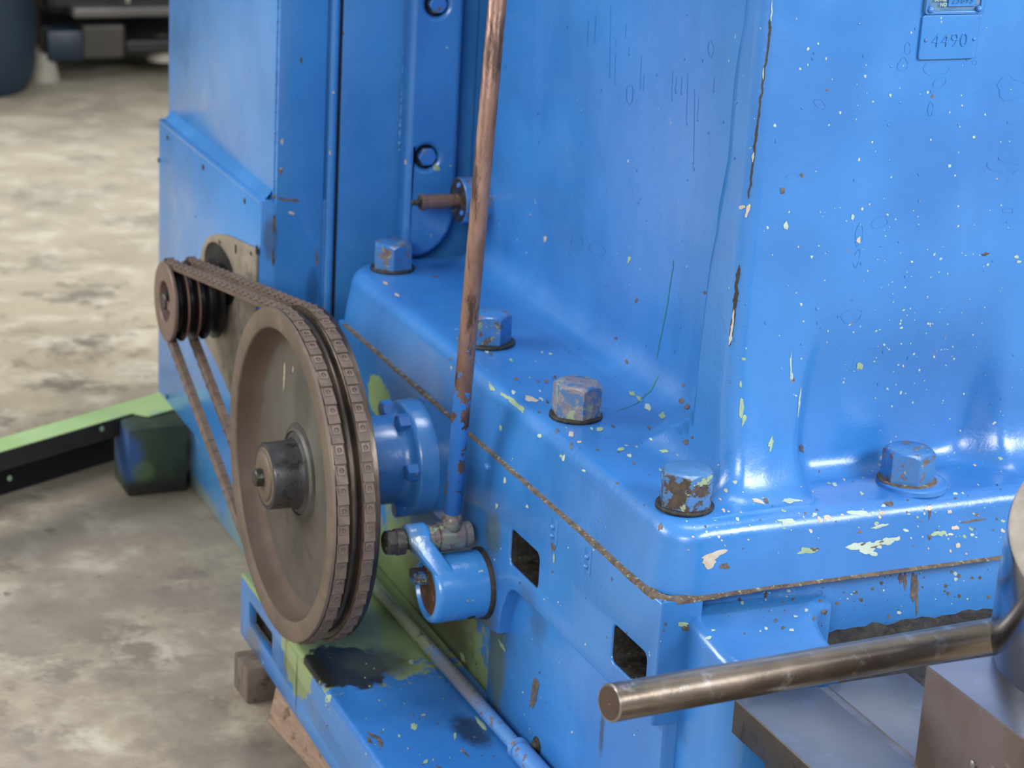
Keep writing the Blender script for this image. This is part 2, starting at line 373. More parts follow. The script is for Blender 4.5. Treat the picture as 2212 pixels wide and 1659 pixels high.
# ------------------------------------------------------------------ machine base
base = thing('machine_base', 'blue cast-iron machine base with two square slots below the column foot', 'machine base', (.3, .6, FZ))
bm = bm_box((.045, .022, -.14), (.95, .93, -.001), .004)
bm = bm_box((.014, .004, FZ), (.95, .43, -.12), .006, bm=bm)
bm = bm_box((.03, .40, FZ), (.95, .93, -.12), .006, bm=bm)
obj('casting', bm, M_base, base, 40)
# slotted side panel: u = y, v = z
slots = [rrect(.2760, -.1045, .3530, -.0635, .008), rrect(.0210, -.1045, .0965, -.0635, .008)]
out = [(0.0, -.130), (.325, -.130)]
for k in range(1, 8):
    a = radians(90 * k / 8); out.append((.325 + .035 * sin(a) , -.130 - .03 * (1 - cos(a))))
out += [(.365, -.162), (.375, -.2), (.46, -.215), (.52, -.185), (.55, -.135), (.93, -.135), (.93, -.0005), (0.0, -.0005)]
sp = obj('slotted_panel', bm_plate_on(out, slots, .046, left_plane(0.0), .0025, 2), M_base, base, 40)
sp.data.materials.append(M_grime)
for f in sp.data.polygons:
    c = f.center
    if c.x > .004 and abs(f.normal.x) < .6 and -.1075 < c.z < -.060 and (.018 < c.y < .0995 or .273 < c.y < .356): f.material_index = 1
# dark pockets behind the slots, open towards the slot
for (u0, u1) in ((.2760, .3530), (.0210, .0965)):
    b = bmesh.new(); x0, x1, z0, z1 = .002, .0448, -.1045, -.0635
    e = -.003; x0 = .0435
    q = [Vector((x, y, z)) for x in (x0, x1) for y in (u0 + e, u1 - e) for z in (z0 + e, z1 - e)]
    vs = [b.verts.new(v) for v in q]
    for f in ((4, 6, 7, 5), (0, 4, 5, 1), (2, 3, 7, 6), (0, 2, 6, 4), (1, 5, 7, 3)): b.faces.new([vs[i] for i in f])
    obj('slot_lining', b, M_dark, base)
# forward boss under the front flange: plan outline
out = [(.030, .01), (.030, -.062), (.036, -.085), (.05, -.092), (.146, -.092), (.150, -.080)]
for k in range(7):
    a = radians(90 * k / 6); out.append((.150 + .040 * (1 - cos(a)) , -.075 + .075 * sin(a)))
out += [(.20, .03), (.03, .03)]
b = bm_plate_on(out, [], .40, top_plane(-.014), .012, 4)
for v in b.verts:
    if v.co.z > -.05: v.co.z += .16 * min(0, v.co.y) - .004 + .0008 * sin(v.co.x * 60)
obj('front_boss', b, M_base, base, 50)
bm = bm_box((.16, .0215, -.078), (.95, .08, -.0005), .003)
for v in bm.verts: pass
obj('recess_wall', bm, M_base, base, 40)
# sludge ledge
b = bmesh.new(); NX = 60; rows = []
for j, (yy, zz) in enumerate(((.021, -.066), (.012, -.071), (.0, -.078), (-.02, -.083), (-.055, -.088), (-.1, -.094), (-.1, -.14))):
    rows.append([b.verts.new((.155 + i / NX * .5, yy + (.006 * noise.noise(Vector((i * .35, j, 3))) if j else 0), zz + .006 * noise.noise(Vector((i * .45, j * 1.3, 1))))) for i in range(NX + 1)])
for A, B in zip(rows, rows[1:]):
    for i in range(NX): b.faces.new((A[i], A[i + 1], B[i + 1], B[i]))
obj('sludge_ledge', b, M_grime, base, True)
# rusty joint seam between base and column
b = bmesh.new(); pts = []
N = 150
for i in range(N + 1):
    y = .90 - .90 * i / N if i < N else 0
    pts.append((.0, max(y, .02)))
seam = [(Vector((-.0008, .91 - i * .0062, 0))) for i in range(143)]
cor = [Vector((.022 - .0228 * cos(radians(a)) , .022 - .0228 * sin(radians(a)), 0)) for a in range(0, 91, 9)]
seam += cor + [Vector((.03 + i * .006, -.0008, 0)) for i in range(62)]
rw = []
for i, p in enumerate(seam):
    nrm = Vector((1, 0, 0)) if i < 143 else (Vector((0, 1, 0)) if i >= 143 + len(cor) else (Vector((.03, .03, 0)) - p).normalized())
    wdt = .0016 + .0012 * noise.noise(Vector((i * .21, 0, 5))) + (.0030 if 110 < i < 160 else 0) * max(0, 1 - abs(i - 140) / 30)
    if i > 165: wdt *= .45
    base_ = .0 + .0005 * noise.noise(Vector((i * .5, 3, 0)))
    rw.append([b.verts.new(p + Vector((0, 0, -wdt))), b.verts.new(p + Vector((0, 0, base_)) ), b.verts.new(p + nrm * .008 + Vector((0, 0, .0022 + .0006 * noise.noise(Vector((i * .4, 9, 0))))))])
for A, B in zip(rw, rw[1:]):
    for k in range(2): b.faces.new((A[k], A[k + 1], B[k + 1], B[k]))
obj('joint_seam', b, M_rust, base, True)
# small dowel studs on the side panel
for (px, py) in ((1053, 1008), (1197, 1138), (1196, 1157), (1271, 1203), (1269, 1223)):
    q = P(px, py, 0, 0.0); r = .0045 if px == 1053 else .0032
    obj('stud', bm_lathe([(-.002, r), (.001, r), (.003, r * .8), (.0042, r * .35), (.0045, 0)], q, (-1, 0, 0), 20), M_boltblue if px == 1053 else M_base, base, True)
for (px, py) in ((1198, 1150), (1270, 1215)):
    q = P(px, py, 0, 0.0)
    obj('stud_pad', bm_plate_on(rrect(q.y - .0075, q.z - .013, q.y + .0075, q.z + .015, .002, 2), [], .003, left_plane(-.0008), .0005, 1), M_base, base, 40)
q = P(1160, 1610, 0, .014)
obj('drain_plug', bm_lathe([(-.004, .010), (.001, .010), (.002, .007), (.004, .0065), (.0065, .003), (.007, 0)], q, (-1, 0, 0), 24), M_grime, base, 40)
# rear half of the base below the cabinet
rear = thing('rear_machine_base', 'blue rear base casting with scraped yellow-green patches under the belt cabinet', 'machine base', (.3, 1.3, FZ))
bm = bm_box((-.035, .93, FZ + .001), (.95, 1.64, -.272), .004)
obj('casting', bm, M_rear, rear, 40)
# ------------------------------------------------------------------ column casting (lofted)
def sm(x, a, b):
    t = min(1, max(0, (x - a) / (b - a))); return t * t * (3 - 2 * t)
Z1 = .070
def wl(y, z):     # wall offset on the left side
    post = .100; rec = .185
    q = 1 - min(1, max(0, (z - .07) / .09)); yb = .150 - .026 * sm(z, .12, .56) + .11 * q * q; wd = .006 + .07 * q * q
    return post + (rec - post) * sm(y, yb - wd * .5, yb + wd)
def rl(y): return .030 + .010 * sm(y, .14, .30), .03 + .012 * sm(y, .14, .30)
def wf(x, z):
    p = sm(x, .178, .205) * (1 - sm(x, .385, .43))
    p *= 1 - sm(z, .12, .27)
    return .080 + .026 * p - .012 * (1 - sm(x, .13, .19)) * (1 - sm(z, .09, .2))
def rf(x):
    p = sm(x, .172, .215) * (1 - sm(x, .37, .43)); return .046 - .024 * p, .062 - .038 * p
NE, NF, NA, NW = 8, 12, 36, 40
def prof(w0, rho, rz, wfun):
    pr_ = [(.0035, .0004), (.006, .02), (.010, .042)]
    ex, ez, er = .0115, .050, .018
    for k in range(NE):
        a = radians(90 * k / (NE - 1)); pr_.append((ex + er * (1 - cos(a)), ez + er * sin(a)))
    o0 = ex + er; o1 = max(w0 - rho, o0 + .002)
    for k in range(1, NF + 1):
        u = k / NF; pr_.append((o0 + (o1 - o0) * u, .068 + (Z1 - .068) * u))
    for k in range(1, NA + 1):
        a = radians(90 * k / NA); z = Z1 + rz * (1 - cos(a)); ww = wfun(z)
        pr_.append((o1 + (ww - o1) * sin(a), z))
    z0 = Z1 + rz
    for k in range(1, NW + 1):
        z = z0 + (1.15 - z0) * (k / NW) ** 1.2; pr_.append((wfun(z), z))
    return pr_
T = 3 + NE + NF + NA + NW
YE = .965
ys = [1 - k / 110 for k in range(70)]
u_left = sorted(set([round(1 - i / 90, 5) for i in range(91)] + [round(.05 + i * .0018, 5) for i in range(130)]), reverse=True)
u_front = sorted(set([round(i / 90, 5) for i in range(91)] + [round(.12 + i * .004, 5) for i in range(70)]))
XR = .75
b = bmesh.new(); cols = []
def rad(t): # plan corner radius for profile index
    if t < 3: return .040 - t * .001
    if t < 3 + NE: return .036
    f = min(1, (t - 3 - NE) / (NF + NA)); return .034 * (1 - f) + .016 * f
def lp(y): w0 = wl(y, .078); r1, r2 = rl(y); return prof(w0, r1, r2, lambda z: wl(y, z))
def fp(x): w0 = wf(x, .09); r1, r2 = rf(x); return prof(w0, r1, r2, lambda z: wf(x, z))
pl0 = lp(.05); pf0 = fp(.13)
for u in u_left:
    yn = .07 + u * (YE - .05 - .07); p0 = lp(yn); c = []
    for t in range(T):
        r = rad(t); ystart = pf0[t][0] + r; yend = YE - .012 - .045
        y = ystart + u * (yend - ystart)
        y2 = yn * .0 + y
        pp = p0[t] if t < 3 + NE + NF else (wl(y, p0[t][1]) if t >= 3 + NE + NF + NA else p0[t][0], p0[t][1])
        c.append(Vector((pp[0], y, pp[1])))
    cols.append(c)
# back corner
back = []
for k in range(8, 0, -1):
    a = radians(90 * k / 8); c = []
    for t in range(T):
        o, z = lp(.88)[t]; ctr = Vector((o + .045, YE - .057, 0)); c.append(Vector((ctr.x - .045 * cos(a), ctr.y + .045 * sin(a), z)))
    back.append(c)
first = [Vector((.4, v.y, v.z)) for v in back[0]]
cols = [first] + back + cols
for k in range(1, 12):
    a = radians(90 * k / 12); c = []
    f = k / 12
    for t in range(T):
        r = rad(t); oL, zL = pl0[t]; oF, zF = pf0[t]
        ctr = Vector((oL + r, oF + r, 0)); z = zL * (1 - f) + zF * f
        c.append(Vector((ctr.x - r * cos(a), ctr.y - r * sin(a), z)))
    cols.append(c)
for u in u_front:
    xn = .10 + u * (XR - .10); p0 = fp(xn); c = []
    for t in range(T):
        r = rad(t); xs = pl0[t][0] + r
        x = xs + u * (XR - xs)
        if t >= 3 + NE: 
            pw = fp(x); c.append(Vector((x, pw[t][0], pw[t][1])))
        else: c.append(Vector((x, p0[t][0], p0[t][1])))
    cols.append(c)
vs = [[b.verts.new(v + Vector((noise.noise(v * 9), noise.noise(v * 9 + Vector((5, 5, 5))), 0)) * .0012) for v in c] for c in cols]
for A, B in zip(vs, vs[1:]):
    for t in range(T - 1): b.faces.new((A[t], B[t], B[t + 1], A[t + 1]))
bmesh.ops.recalc_face_normals(b, faces=b.faces)
column = thing('machine_column', 'tall blue cast-iron machine column bolted down on the base, with wide flanged foot', 'machine column', (.35, .5, 0))
colcast = obj('casting', b, M_col, column, True)
# pilaster rib
out = [(.0955, 1.2), (.0945, .06)]
for k in range(0, 9):
    a = radians(90 * k / 8); out.append((.108 + .058 * sin(a), .075 + .062 * (1 - cos(a)) - .005))
out += [(.1665, .20), (.1665, 1.2)]
scr = [(P(922, 340, 1, .95)), (P(945, 10, 1, .95))]
holes = [circ(q.x, q.z, .0150, 32) for q in scr]
rib = obj('pilaster', bm_plate_on(out, holes, .034, front_plane(.95), .0085, 6), M_col, column, 12)
for q in scr:
    obj('counterbore', bm_lathe([(.0, .0149), (-.010, .0149), (-.0102, 0)], (q.x, .952, q.z), (0, -1, 0), 32, cap=False), M_grime, column, 40)
    h = obj('cap_screw', bm_hex(.0128, .012, frame((q.x + .002, .9618, q.z), (0, -1, 0))), M_boltblue, column, 30)
# filler bead along the pilaster's left edge and on the cabinet corner
cab = thing('belt_cabinet', 'blue sheet-metal cabinet behind the drive pulley, with ledge and lower box', 'cabinet', (.1, 1.2, -.27))
def bead(name, a, c, n, r, mat, parent, seed, skip=.35):
    random.seed(seed); b = None
    for i in range(n):
        if random.random() < skip: continue
        p = Vector(a).lerp(Vector(c), (i + random.random() * .6) / n)
        rr = r * random.uniform(.5, 1.3); L = random.uniform(1, 3.2)
        b2 = bmesh.new(); bmesh.ops.create_icosphere(b2, subdivisions=2, radius=rr)
        for v in b2.verts: v.co = Vector((v.co.x, v.co.y * .6, v.co.z * L)) + p
        b = join(b, b2)
    o = obj(name, b, mat, parent, True); tag(o, kind='stuff'); return o
# ------------------------------------------------------------------ cabinet
Y0, YF = .985, 1.495
obj('upper_box', bm_box((-.0745, Y0, .10), (.5, YF, 1.25), .003), M_guard, cab, 40)
obj('lower_box', bm_box((-.0912, Y0 - .002, -.277), (.45, YF - .01, .1480), .003), M_guard, cab, 40)
obj('ledge_strip', bm_box((-.0918, Y0 - .001, .1440), (-.073, YF - .012, .1500), .002), M_guard, cab, 40)
# weld fillet strip above the ledge
b = bmesh.new(); rows = []
for i in range(60):
    y = Y0 + .004 + i / 59 * (YF - Y0 - .02)
    k = .0008 * sin(i * 2.7)
    rows.append([b.verts.new((-.0845, y, .1498)), b.verts.new((-.0812 + k, y, .153)), b.verts.new((-.0762, y, .159 + k)), b.verts.new((-.0743, y, .163))])
for A, B in zip(rows, rows[1:]):
    for k in range(3): b.faces.new((A[k], A[k + 1], B[k + 1], B[k]))
obj('weld_fillet', b, M_guard, cab, True)
obj('front_door', bm_box((-.0720, Y0 - .006, -.12), (-.0075, Y0 + .01, 1.2), .0025), M_guard, cab, 40)
obj('trim_strip', bm_lathe([(-.12, .0062), (1.2, .0062)], (.0018, Y0 - .004, 0), (0, 0, 1), 24), M_guard, cab, 40)
obj('front_panel', bm_box((.0125, Y0 - .004, -.12), (.20, Y0 + .01, 1.2), .003), M_guard, cab, 40)
obj('panel_gap', bm_box((.0075, Y0 - .0028, -.12), (.0128, Y0 + .001, 1.2)), M_dark, cab)
bead('filler_bead', P(880, 0, 1, .978), P(862, 330, 1, .978), 60, .0022, M_guard, cab, 3)
bead('edge_bead', (-.0748, Y0 - .004, .165), (-.0748, Y0 - .004, .42), 50, .0012, M_guard, cab, 5, .5)
# bracket plate with the shaft opening (u=y, v=z)
pp = [(.9855, .0860), (1.0956, .0724), (1.135, .0660), (1.165, .0580), (1.195, .0490), (1.218, .0370), (1.235, .0200), (1.248, .000), (1.252, -.05), (1.245, -.1053), (1.18, -.1210), (1.114, -.1419), (.9855, -.19)]
hole = [(1.150 + .076 * cos(2 * pi * k / 28), .006 + .040 * sin(2 * pi * k / 28)) for k in range(28)]
plate = obj('bracket_plate', bm_plate_on(pp, [hole], .004, left_plane(-.0955), .001, 1), M_platebr, cab, 40)
obj('shaft_opening', bm_plate_on(hole, [], .0012, left_plane(-.0932), 0), M_dark, plate, 40)
for (px, py, h) in ((509, 538, .006), (554, 540, .006), (474, 523, .003), (542, 548, .003)):
    q = P(px, py, 0, -.0957); obj('plate_slot', bm_plate_on(rrect(q.y - .004, q.z - h, q.y + .004, q.z + h, .0025, 3), [], .001, left_plane(-.0958), 0), M_dark, plate)
for (px, py) in ((362, 297), (439, 361), (529, 434), (343, 346), (421, 464), (361, 857), (440, 895)):
    q = P(px, py, 0, -.0912); obj('pin_hole', bm_lathe([(0, .004), (.0012, .0035), (.0016, .0), ], q, (-1, 0, 0), 12), M_grime if py != 464 else M_guard, cab)
# ------------------------------------------------------------------ nameplates on the column front
npl = thing('serial_plate', 'small blue-painted plate stamped 4490 on the column front', 'plate', (.305, .079, .52))
YP = .0785
obj('plate', bm_plate_on(rrect(.2728, .4975, .3375, .5405, .003, 4), [], .0030, front_plane(YP - .0012), .0008, 2), M_col, npl, 40)
def text(s, size, loc, mat, parent, depth=.0005, off=0, name='lettering', shear=0, sx=1.0):
    cu = bpy.data.curves.new('t', 'FONT'); cu.body = s; cu.size = size; cu.extrude = depth; cu.offset = off; cu.align_x = 'CENTER'; cu.shear = shear; cu.space_character = 1.12
    o = bpy.data.objects.new('t', cu); COL.objects.link(o)
    me = bpy.data.meshes.new_from_object(o, depsgraph=bpy.context.evaluated_depsgraph_get())
    bpy.data.objects.remove(o); bpy.data.curves.remove(cu)
    M = Matrix.Translation(loc) @ Matrix.Rotation(pi / 2, 4, 'X') @ Matrix.Diagonal((sx, 1, 1, 1)); me.transform(M)
    me.materials.clear(); return obj(name, me, mat, parent)
text('4490', .0195, (.3055, YP - .0016, .5095), M_col, npl, .0007, -.00045, sx=.98)
for x in (.2785, .3335):
    obj('rivet', bm_lathe([(0, .0019), (.0008, .0018), (.0016, .001), (.0018, 0)], (x, YP - .0012, .5165), (0, -1, 0), 14), M_boltblue, npl, True)
npl2 = thing('maker_plate', 'upper framed plate with raised number 23693 at the top edge of the column', 'plate', (.305, .079, .56))
obj('plate', bm_plate_on(rrect(.2735, .5410, .3390, .60, .003, 3), [], .0024, front_plane(YP - .0010), .0005, 1), metal('plate_field', '3f6690', '567a9c', .5, .1, 60, c='6a7f92'), npl2, 40)
fr = [rrect(.2765, .5440, .3360, .597, .002, 3)]
obj('frame', bm_plate_on(rrect(.2735, .5410, .3390, .60, .003, 3), fr, .0020, front_plane(YP - .0030), .0006, 2), M_col, npl2, 40)
obj('number_field', bm_plate_on(rrect(.2985, .5485, .3290, .5640, .0008, 2), [], .0012, front_plane(YP - .0030), .0004, 1), M_col, npl2, 40)
text('23693', .0090, (.3140, YP - .0044, .5520), M_col, npl2, .0004, -.0001)
text('SERIE', .0052, (.2885, YP - .0036, .5540), M_chipw, npl2, .0003, .0001)
text('NO', .0045, (.2925, YP - .0036, .5490), M_chipw, npl2, .0003, .0001)
for x in (.2790, .3335):
    obj('rivet', bm_lathe([(0, .0034), (.0015, .0032), (.0034, .002), (.004, 0)], (x, YP - .003, .5460), (0, -1, 0), 16), M_boltblue, npl2, True)
# ------------------------------------------------------------------ foundation bolts
BL = [((.0670, .915), .0340, 12, M_bolt, 'blue hexagon bolt with yellow-green scrape at the far end of the column foot'),
      ((.0665, .594), .0350, 38, M_bolt, 'hexagon bolt with black oily washer behind the slanting rod'),
      ((.0590, .331), .0360, 20, M_bolt2, 'bare grey hexagon bolt, third along the column foot from the far end'),
      ((.0520, .064), .0370, 8, M_bolt3, 'rust-brown hexagon bolt at the near corner of the column foot'),
      ((.3030, .0600), .0345, 20, M_bolt, 'blue hexagon bolt in the front pocket on a pale raised washer')]
for i, ((x, y), h, rot, mat, lab) in enumerate(BL):
    zb = .0715
    t = thing('foundation_bolt', lab, 'bolt', (x, y, zb), 'foundation bolts')
    hd = obj('head', bm_hex(.0272, h, Matrix.Rotation(radians(rot), 4, 'Z'), base=.0005), mat, t, 28, world=False)
    if i == 4:
        obj('washer', bm_lathe([(-.004, .0360), (.0006, .0355), (.0018, .0335), (.0022, .028), (.0022, 0)], (.004, -.005, 0), (0, 0, 1), 40), M_col, t, 40, world=False)
        obj('grime_ring', bm_lathe([(.002, .031), (.0034, .0295), (.0036, .0)], (0, -.001, -.0006), (0, 0, 1), 40), M_rust, t, True, world=False)
    else:
        obj('washer', bm_lathe([(-.003, .0292 if i != 1 else .0330), (.0002, .0288 if i != 1 else .0325), (.0010, .0275), (.0010, 0)], (0, 0, 0), (0, 0, 1), 40), (M_grime, M_grime, M_grime, M_grime)[i], t, True, world=False)
# ------------------------------------------------------------------ drive pulley
AY, AZ = .632, -.0875
PX = -.176
AX = (1, 0, 0)
pul = thing('drive_pulley', 'large dusty brown three-groove drive pulley on the side of the machine', 'pulley', (PX + .02, AY, AZ - .2))
R = .197
O = (PX, AY, AZ)
obj('rim_face', bm_lathe([(.004, R), (.0008, R - .0005), (0, R - .003), (0, R - .021), (.0012, R - .0235), (.003, R - .0245)], O, AX, 160, cap=False), M_rim, pul, 30)
obj('rim_inner_wall', bm_lathe([(.003, R - .0245), (.017, R - .029), (.024, R - .034), (.027, R - .040)], O, AX, 128, cap=False), M_inner, pul, 40)
g = []
def groove(x0, wd, dep, top=R):
    g.extend([(x0, top), (x0 + .0022, top - dep), (x0 + wd - .0022, top - dep), (x0 + wd, top)])
g.append((.004, R)); groove(.0055, .0135, .010)
g += [(.0198, R - .001), (.0212, R - .003), (.0235, R - .0075), (.0255, R - .0055), (.0275, R - .0048), (.0300, R - .0055), (.0320, R - .0075), (.0338, R - .002), (.0350, R - .0005)]
groove(.0360, .0135, .010); g += [(.0555, R), (.0565, R - .002), (.0565, R - .04), (.045, R - .05)]
obj('grooved_rim', bm_lathe(g, O, AX, 160, cap=False), M_groove, pul, 35)
obj('web', bm_lathe([(.027, R - .040), (.028, R - .055), (.0285, .09), (.026, .055), (.022, .05), (.038, .05), (.04, R - .05)], O, AX, 128, cap=False), M_cast, pul, 40)
obj('hub', bm_lathe([(.026, .060), (.024, .050), (.020, .0425), (.012, .0400), (-.014, .0395), (-.0155, .0385), (-.0155, .0290), (-.0150, 0)], O, AX, 64, cap=False), M_hub, pul, 35)
hub_cap = obj('hub_cap', bm_lathe([(-.0150, .0350), (-.0160, .0335), (-.0162, .0295), (-.0175, .0290), (-.0185, .0275), (-.0190, .026), (-.0190, 0)], O, AX, 48, cap=False), M_rim, pul, 30)
obj('cap_bolt', bm_hex(.0115, .0095, frame((PX - .019, AY + .001, AZ - .001), (-1, 0, 0)) @ Matrix.Rotation(.25, 4, 'Z')), M_bolthead, hub_cap, 28)
# ------------------------------------------------------------------ motor pulley
MY, MZ, MR = 1.14, -.0255, .0545
mp = thing('motor_pulley', 'small four-groove motor pulley with brown face, left of the big pulley', 'pulley', (PX + .03, MY, MZ - .055))
MO = (PX + .001, MY, MZ)
obj('face', bm_lathe([(.0045, MR), (.001, MR), (0, MR - .001), (0, .029), (.001, .028), (.010, .027)], MO, AX, 64, cap=False), M_pul, mp, 35)
g = []
for k in range(4):
    x0 = .0055 + k * .0155; g += [(x0, MR), (x0 + .0035, MR - .011), (x0 + .0085, MR - .011), (x0 + .0125, MR), (x0 + .0140, MR)]
obj('grooves', bm_lathe([(.0045, MR)] + g + [(.07, MR), (.071, .02)], MO, AX, 64, cap=False), M_puldark, mp, 35)
for k in (1, 2): obj('rust_band', bm_lathe([(.0185 + (k - 1) * .0155, MR + .0002), (.0205 + (k - 1) * .0155, MR + .0008), (.0222 + (k - 1) * .0155, MR - .002)], MO, AX, 64, cap=False), M_pulrust, mp, 40)
obj('recess_floor', bm_lathe([(.010, .0275), (.010, 0)], MO, AX, 32, cap=False), M_dark, mp)
obj('shaft', bm_lathe([(.012, .011), (-.0005, .011), (-.002, .0095), (-.002, 0)], MO, AX, 28), M_bolthead, mp, 35)
obj('spoke', bm_box((PX + .002, MY - .028, MZ - .008), (PX + .010, MY - .010, MZ + .004), .001), M_pul, mp)
obj('hub_shaft', bm_lathe([(.069, .02), (.110, .02)], MO, AX, 28), M_puldark, mp, 40)
# ------------------------------------------------------------------ link belts
def belt_path(x, r1, r2):
    c1 = Vector((AY, AZ)); c2 = Vector((MY, MZ)); d = c2 - c1; L = d.length; th = atan2(d.y, d.x); al = math.acos((r1 - r2) / L)
    a_up = th + al; a_dn = th - al
    u1 = c1 + Vector((cos(a_up), sin(a_up))) * r1; u2 = c2 + Vector((cos(a_up), sin(a_up))) * r2
    d1 = c1 + Vector((cos(a_dn), sin(a_dn))) * r1; d2 = c2 + Vector((cos(a_dn), sin(a_dn))) * r2
    pts = []
    n = 200
    a0, a1 = a_up, a_dn + 2 * pi
    for k in range(n): pts.append(c1 + Vector((cos(a0 + (a1 - a0) * k / n), sin(a0 + (a1 - a0) * k / n))) * r1)
    for k in range(120): pts.append(d1.lerp(d2, k / 120))
    a0, a1 = a_dn, a_up
    for k in range(60): pts.append(c2 + Vector((cos(a0 + (a1 - a0) * k / 60), sin(a0 + (a1 - a0) * k / 60))) * r2)
    for k in range(120): pts.append(u2.lerp(u1, k / 120))
    return pts
def resample(pts, pitch):
    L = [0]; m = len(pts)
    for i in range(m): L.append(L[-1] + (pts[(i + 1) % m] - pts[i]).length)
    n = int(round(L[-1] / pitch)); out = []; j = 0
    for k in range(n):
        s = L[-1] * k / n
        while L[j + 1] < s: j += 1
        f = (s - L[j]) / (L[j + 1] - L[j]); p = pts[j].lerp(pts[(j + 1) % m], f); q = (pts[(j + 1) % m] - pts[j]).normalized(); out.append((p, q))
    return out
def link_meshes(pitch):
    # local: x across the belt, y along, z outwards
    b = bmesh.new(); h = pitch / 2
    w_ = .0066
    # body: trapezoid block, slightly tilted like overlapping tongues
    vs = []
    for (yy, zz, ww) in ((-h * 1.15, -.0085, w_ * .68), (h * .80, -.0085, w_ * .68), (h * .80, -.0022, w_ * .93), (-h * 1.15, .0002, w_)):
        vs.append([b.verts.new((-ww, yy, zz)), b.verts.new((ww, yy, zz))])
    for i in range(4):
        A, B = vs[i], vs[(i + 1) % 4]; b.faces.new((A[0], A[1], B[1], B[0]))
    b.faces.new([v[0] for v in vs][::-1]); b.faces.new([v[1] for v in vs])
    # tongue
    b = bm_box((-w_ * 1.0, -h * .98, -.0014), (w_ * 1.0, h * 1.32, .0014), .0004, 1, b)
    for v in b.verts:
        if v.co.z > -.0016 and v.co.z < .0015: v.co.z += .0012 * (v.co.y / h)
    bmesh.ops.recalc_face_normals(b, faces=b.faces)
    body = bpy.data.meshes.new('link'); b.to_mesh(body); b.free(); body.materials.append(M_belt)
    s = bm_plate(rrect(-.0047, -.0056, .0047, .0048, .0014, 3), [circ(0, -.0003, .0029, 12)], .0013, Matrix.Translation((0, -.0005, .0026)), .0003, 1)
    s = bm_box((-.0005, -.0034, .0008), (.0005, .0028, .0022), bm=s)
    st = bpy.data.meshes.new('stud'); s.to_mesh(st); s.free(); st.materials.append(M_stud)
    return body, st
PITCH = .0222
body_me, stud_me = link_meshes(PITCH)
for bi, (x, lab) in enumerate(((PX + .0122, 'dusty brown link belt in the outer groove, nearest the pulley face'), (PX + .0428, 'dark brown link belt in the inner groove, nearest the machine'))):
    bt = thing('link_belt', lab, 'belt', (x, AY, AZ - .2), 'link belts')
    for p, q in resample(belt_path(x, R - .0005, MR - .0005), PITCH):
        yv = Vector((0, q.x, q.y)); xv = Vector((1, 0, 0)); zv = xv.cross(yv)
        c = Vector((0, p.x - AY, p.y - AZ)).normalized()
        zv = Vector((0, q.y, -q.x)); 
        xv = yv.cross(zv)
        l = bpy.data.objects.new('link', body_me); COL.objects.link(l); l.parent = bt
        Mx = Matrix(((xv.x, yv.x, zv.x, 0), (xv.y, yv.y, zv.y, p.x - AY), (xv.z, yv.z, zv.z, p.y - AZ + .2), (0, 0, 0, 1)))
        l.matrix_basis = Mx
        s = bpy.data.objects.new('stud', stud_me); COL.objects.link(s); s.parent = l
# ------------------------------------------------------------------ bearing housing of the pulley shaft
hs = thing('bearing_housing', 'round blue bearing housing with bolted flange behind the big pulley', 'bearing housing', (-.03, AY, AZ - .07))
HO = (0, AY, AZ + .006)
obj('body', bm_lathe([(.0, .0705), (-.020, .0700), (-.0245, .0680), (-.026, .064), (-.027, .060), (-.031, .0555), (-.040, .0535), (-.085, .0525), (-.088, .050), (-.088, 0)], HO, AX, 72, cap=False), M_house, hs, 50)
obj('shaft', bm_lathe([(-.08, .022), (-.14, .022)], HO, AX, 32), M_hub, hs, 40)
for k, a in enumerate((65, 5, -62, 118, 180, -120)):
    c = Vector((-.0255, AY - .0605 * cos(radians(a)) * 1.0, AZ + .006 + .0605 * sin(radians(a))))
    obj('flange_bolt', bm_hex(.0108, .014, frame(c, (-1, 0, 0)) @ Matrix.Rotation(k * .3, 4, 'Z')), M_boltblue, hs, 28)
# ------------------------------------------------------------------ crank
cy, cz = .4225, -.158
ck = thing('crank_lever', 'blue crank lever with round hub and split clamp beside the big pulley', 'crank', (-.03, cy, cz - .038))
CO = (0, cy, cz)
# hub shell with end recess
obj('hub', bm_lathe([(.004, .0385), (-.060, .0385), (-.0655, .0375), (-.068, .0350), (-.0685, .0305), (-.064, .0285)], CO, AX, 64, cap=False), M_crank, ck, 40)
obj('hub_end', bm_lathe([(-.0645, .0290), (-.0640, 0)], CO, AX, 48, cap=False), M_brown, ck)
obj('collar_ring', bm_lathe([(.0, .0415), (-.004, .0410), (-.0055, .0385)], CO, AX, 64, cap=False), M_grime, ck, True)
py_, pz_ = .4385, -.103
# arm: from the hub's outer end up to the pin boss
out = []
a0 = atan2(pz_ - cz, py_ - cy)
out += [(cy - .030, cz + .022), (cy - .022, cz + .012), (cy + .018, cz + .014), (cy + .030, cz + .022)]
for k in range(0, 13):
    a = a0 - pi / 2 + pi * k / 12; out.append((py_ + .0188 * cos(a), pz_ + .0188 * sin(a)))
arm = bm_plate_on(out, [], .026, left_plane(-.090), .004, 3)
for v in arm.verts:    # the arm leans from the pin boss back over the hub shell
    f = 1 - sm(v.co.z, cz + .026, pz_ - .006)
    v.co.x += .026 * f
obj('arm', arm, M_crank, ck, 45)
obj('clamp_nut', bm_box((-.0800, cy + .004, cz + .004), (-.062, cy + .024, cz + .018), .0015), M_bolt3, ck, 40)
obj('set_screw_hole', bm_lathe([(0, .0052), (.0006, .0050), (.0006, 0)], P(1001, 1306, 2, cz - .02) * 0 + Vector((-.022, cy - .0385 * cos(radians(-48)) + .0004, cz + .0385 * sin(radians(-48)))), (0, -cos(radians(-48)), sin(radians(-48))), 20), M_grime, ck)
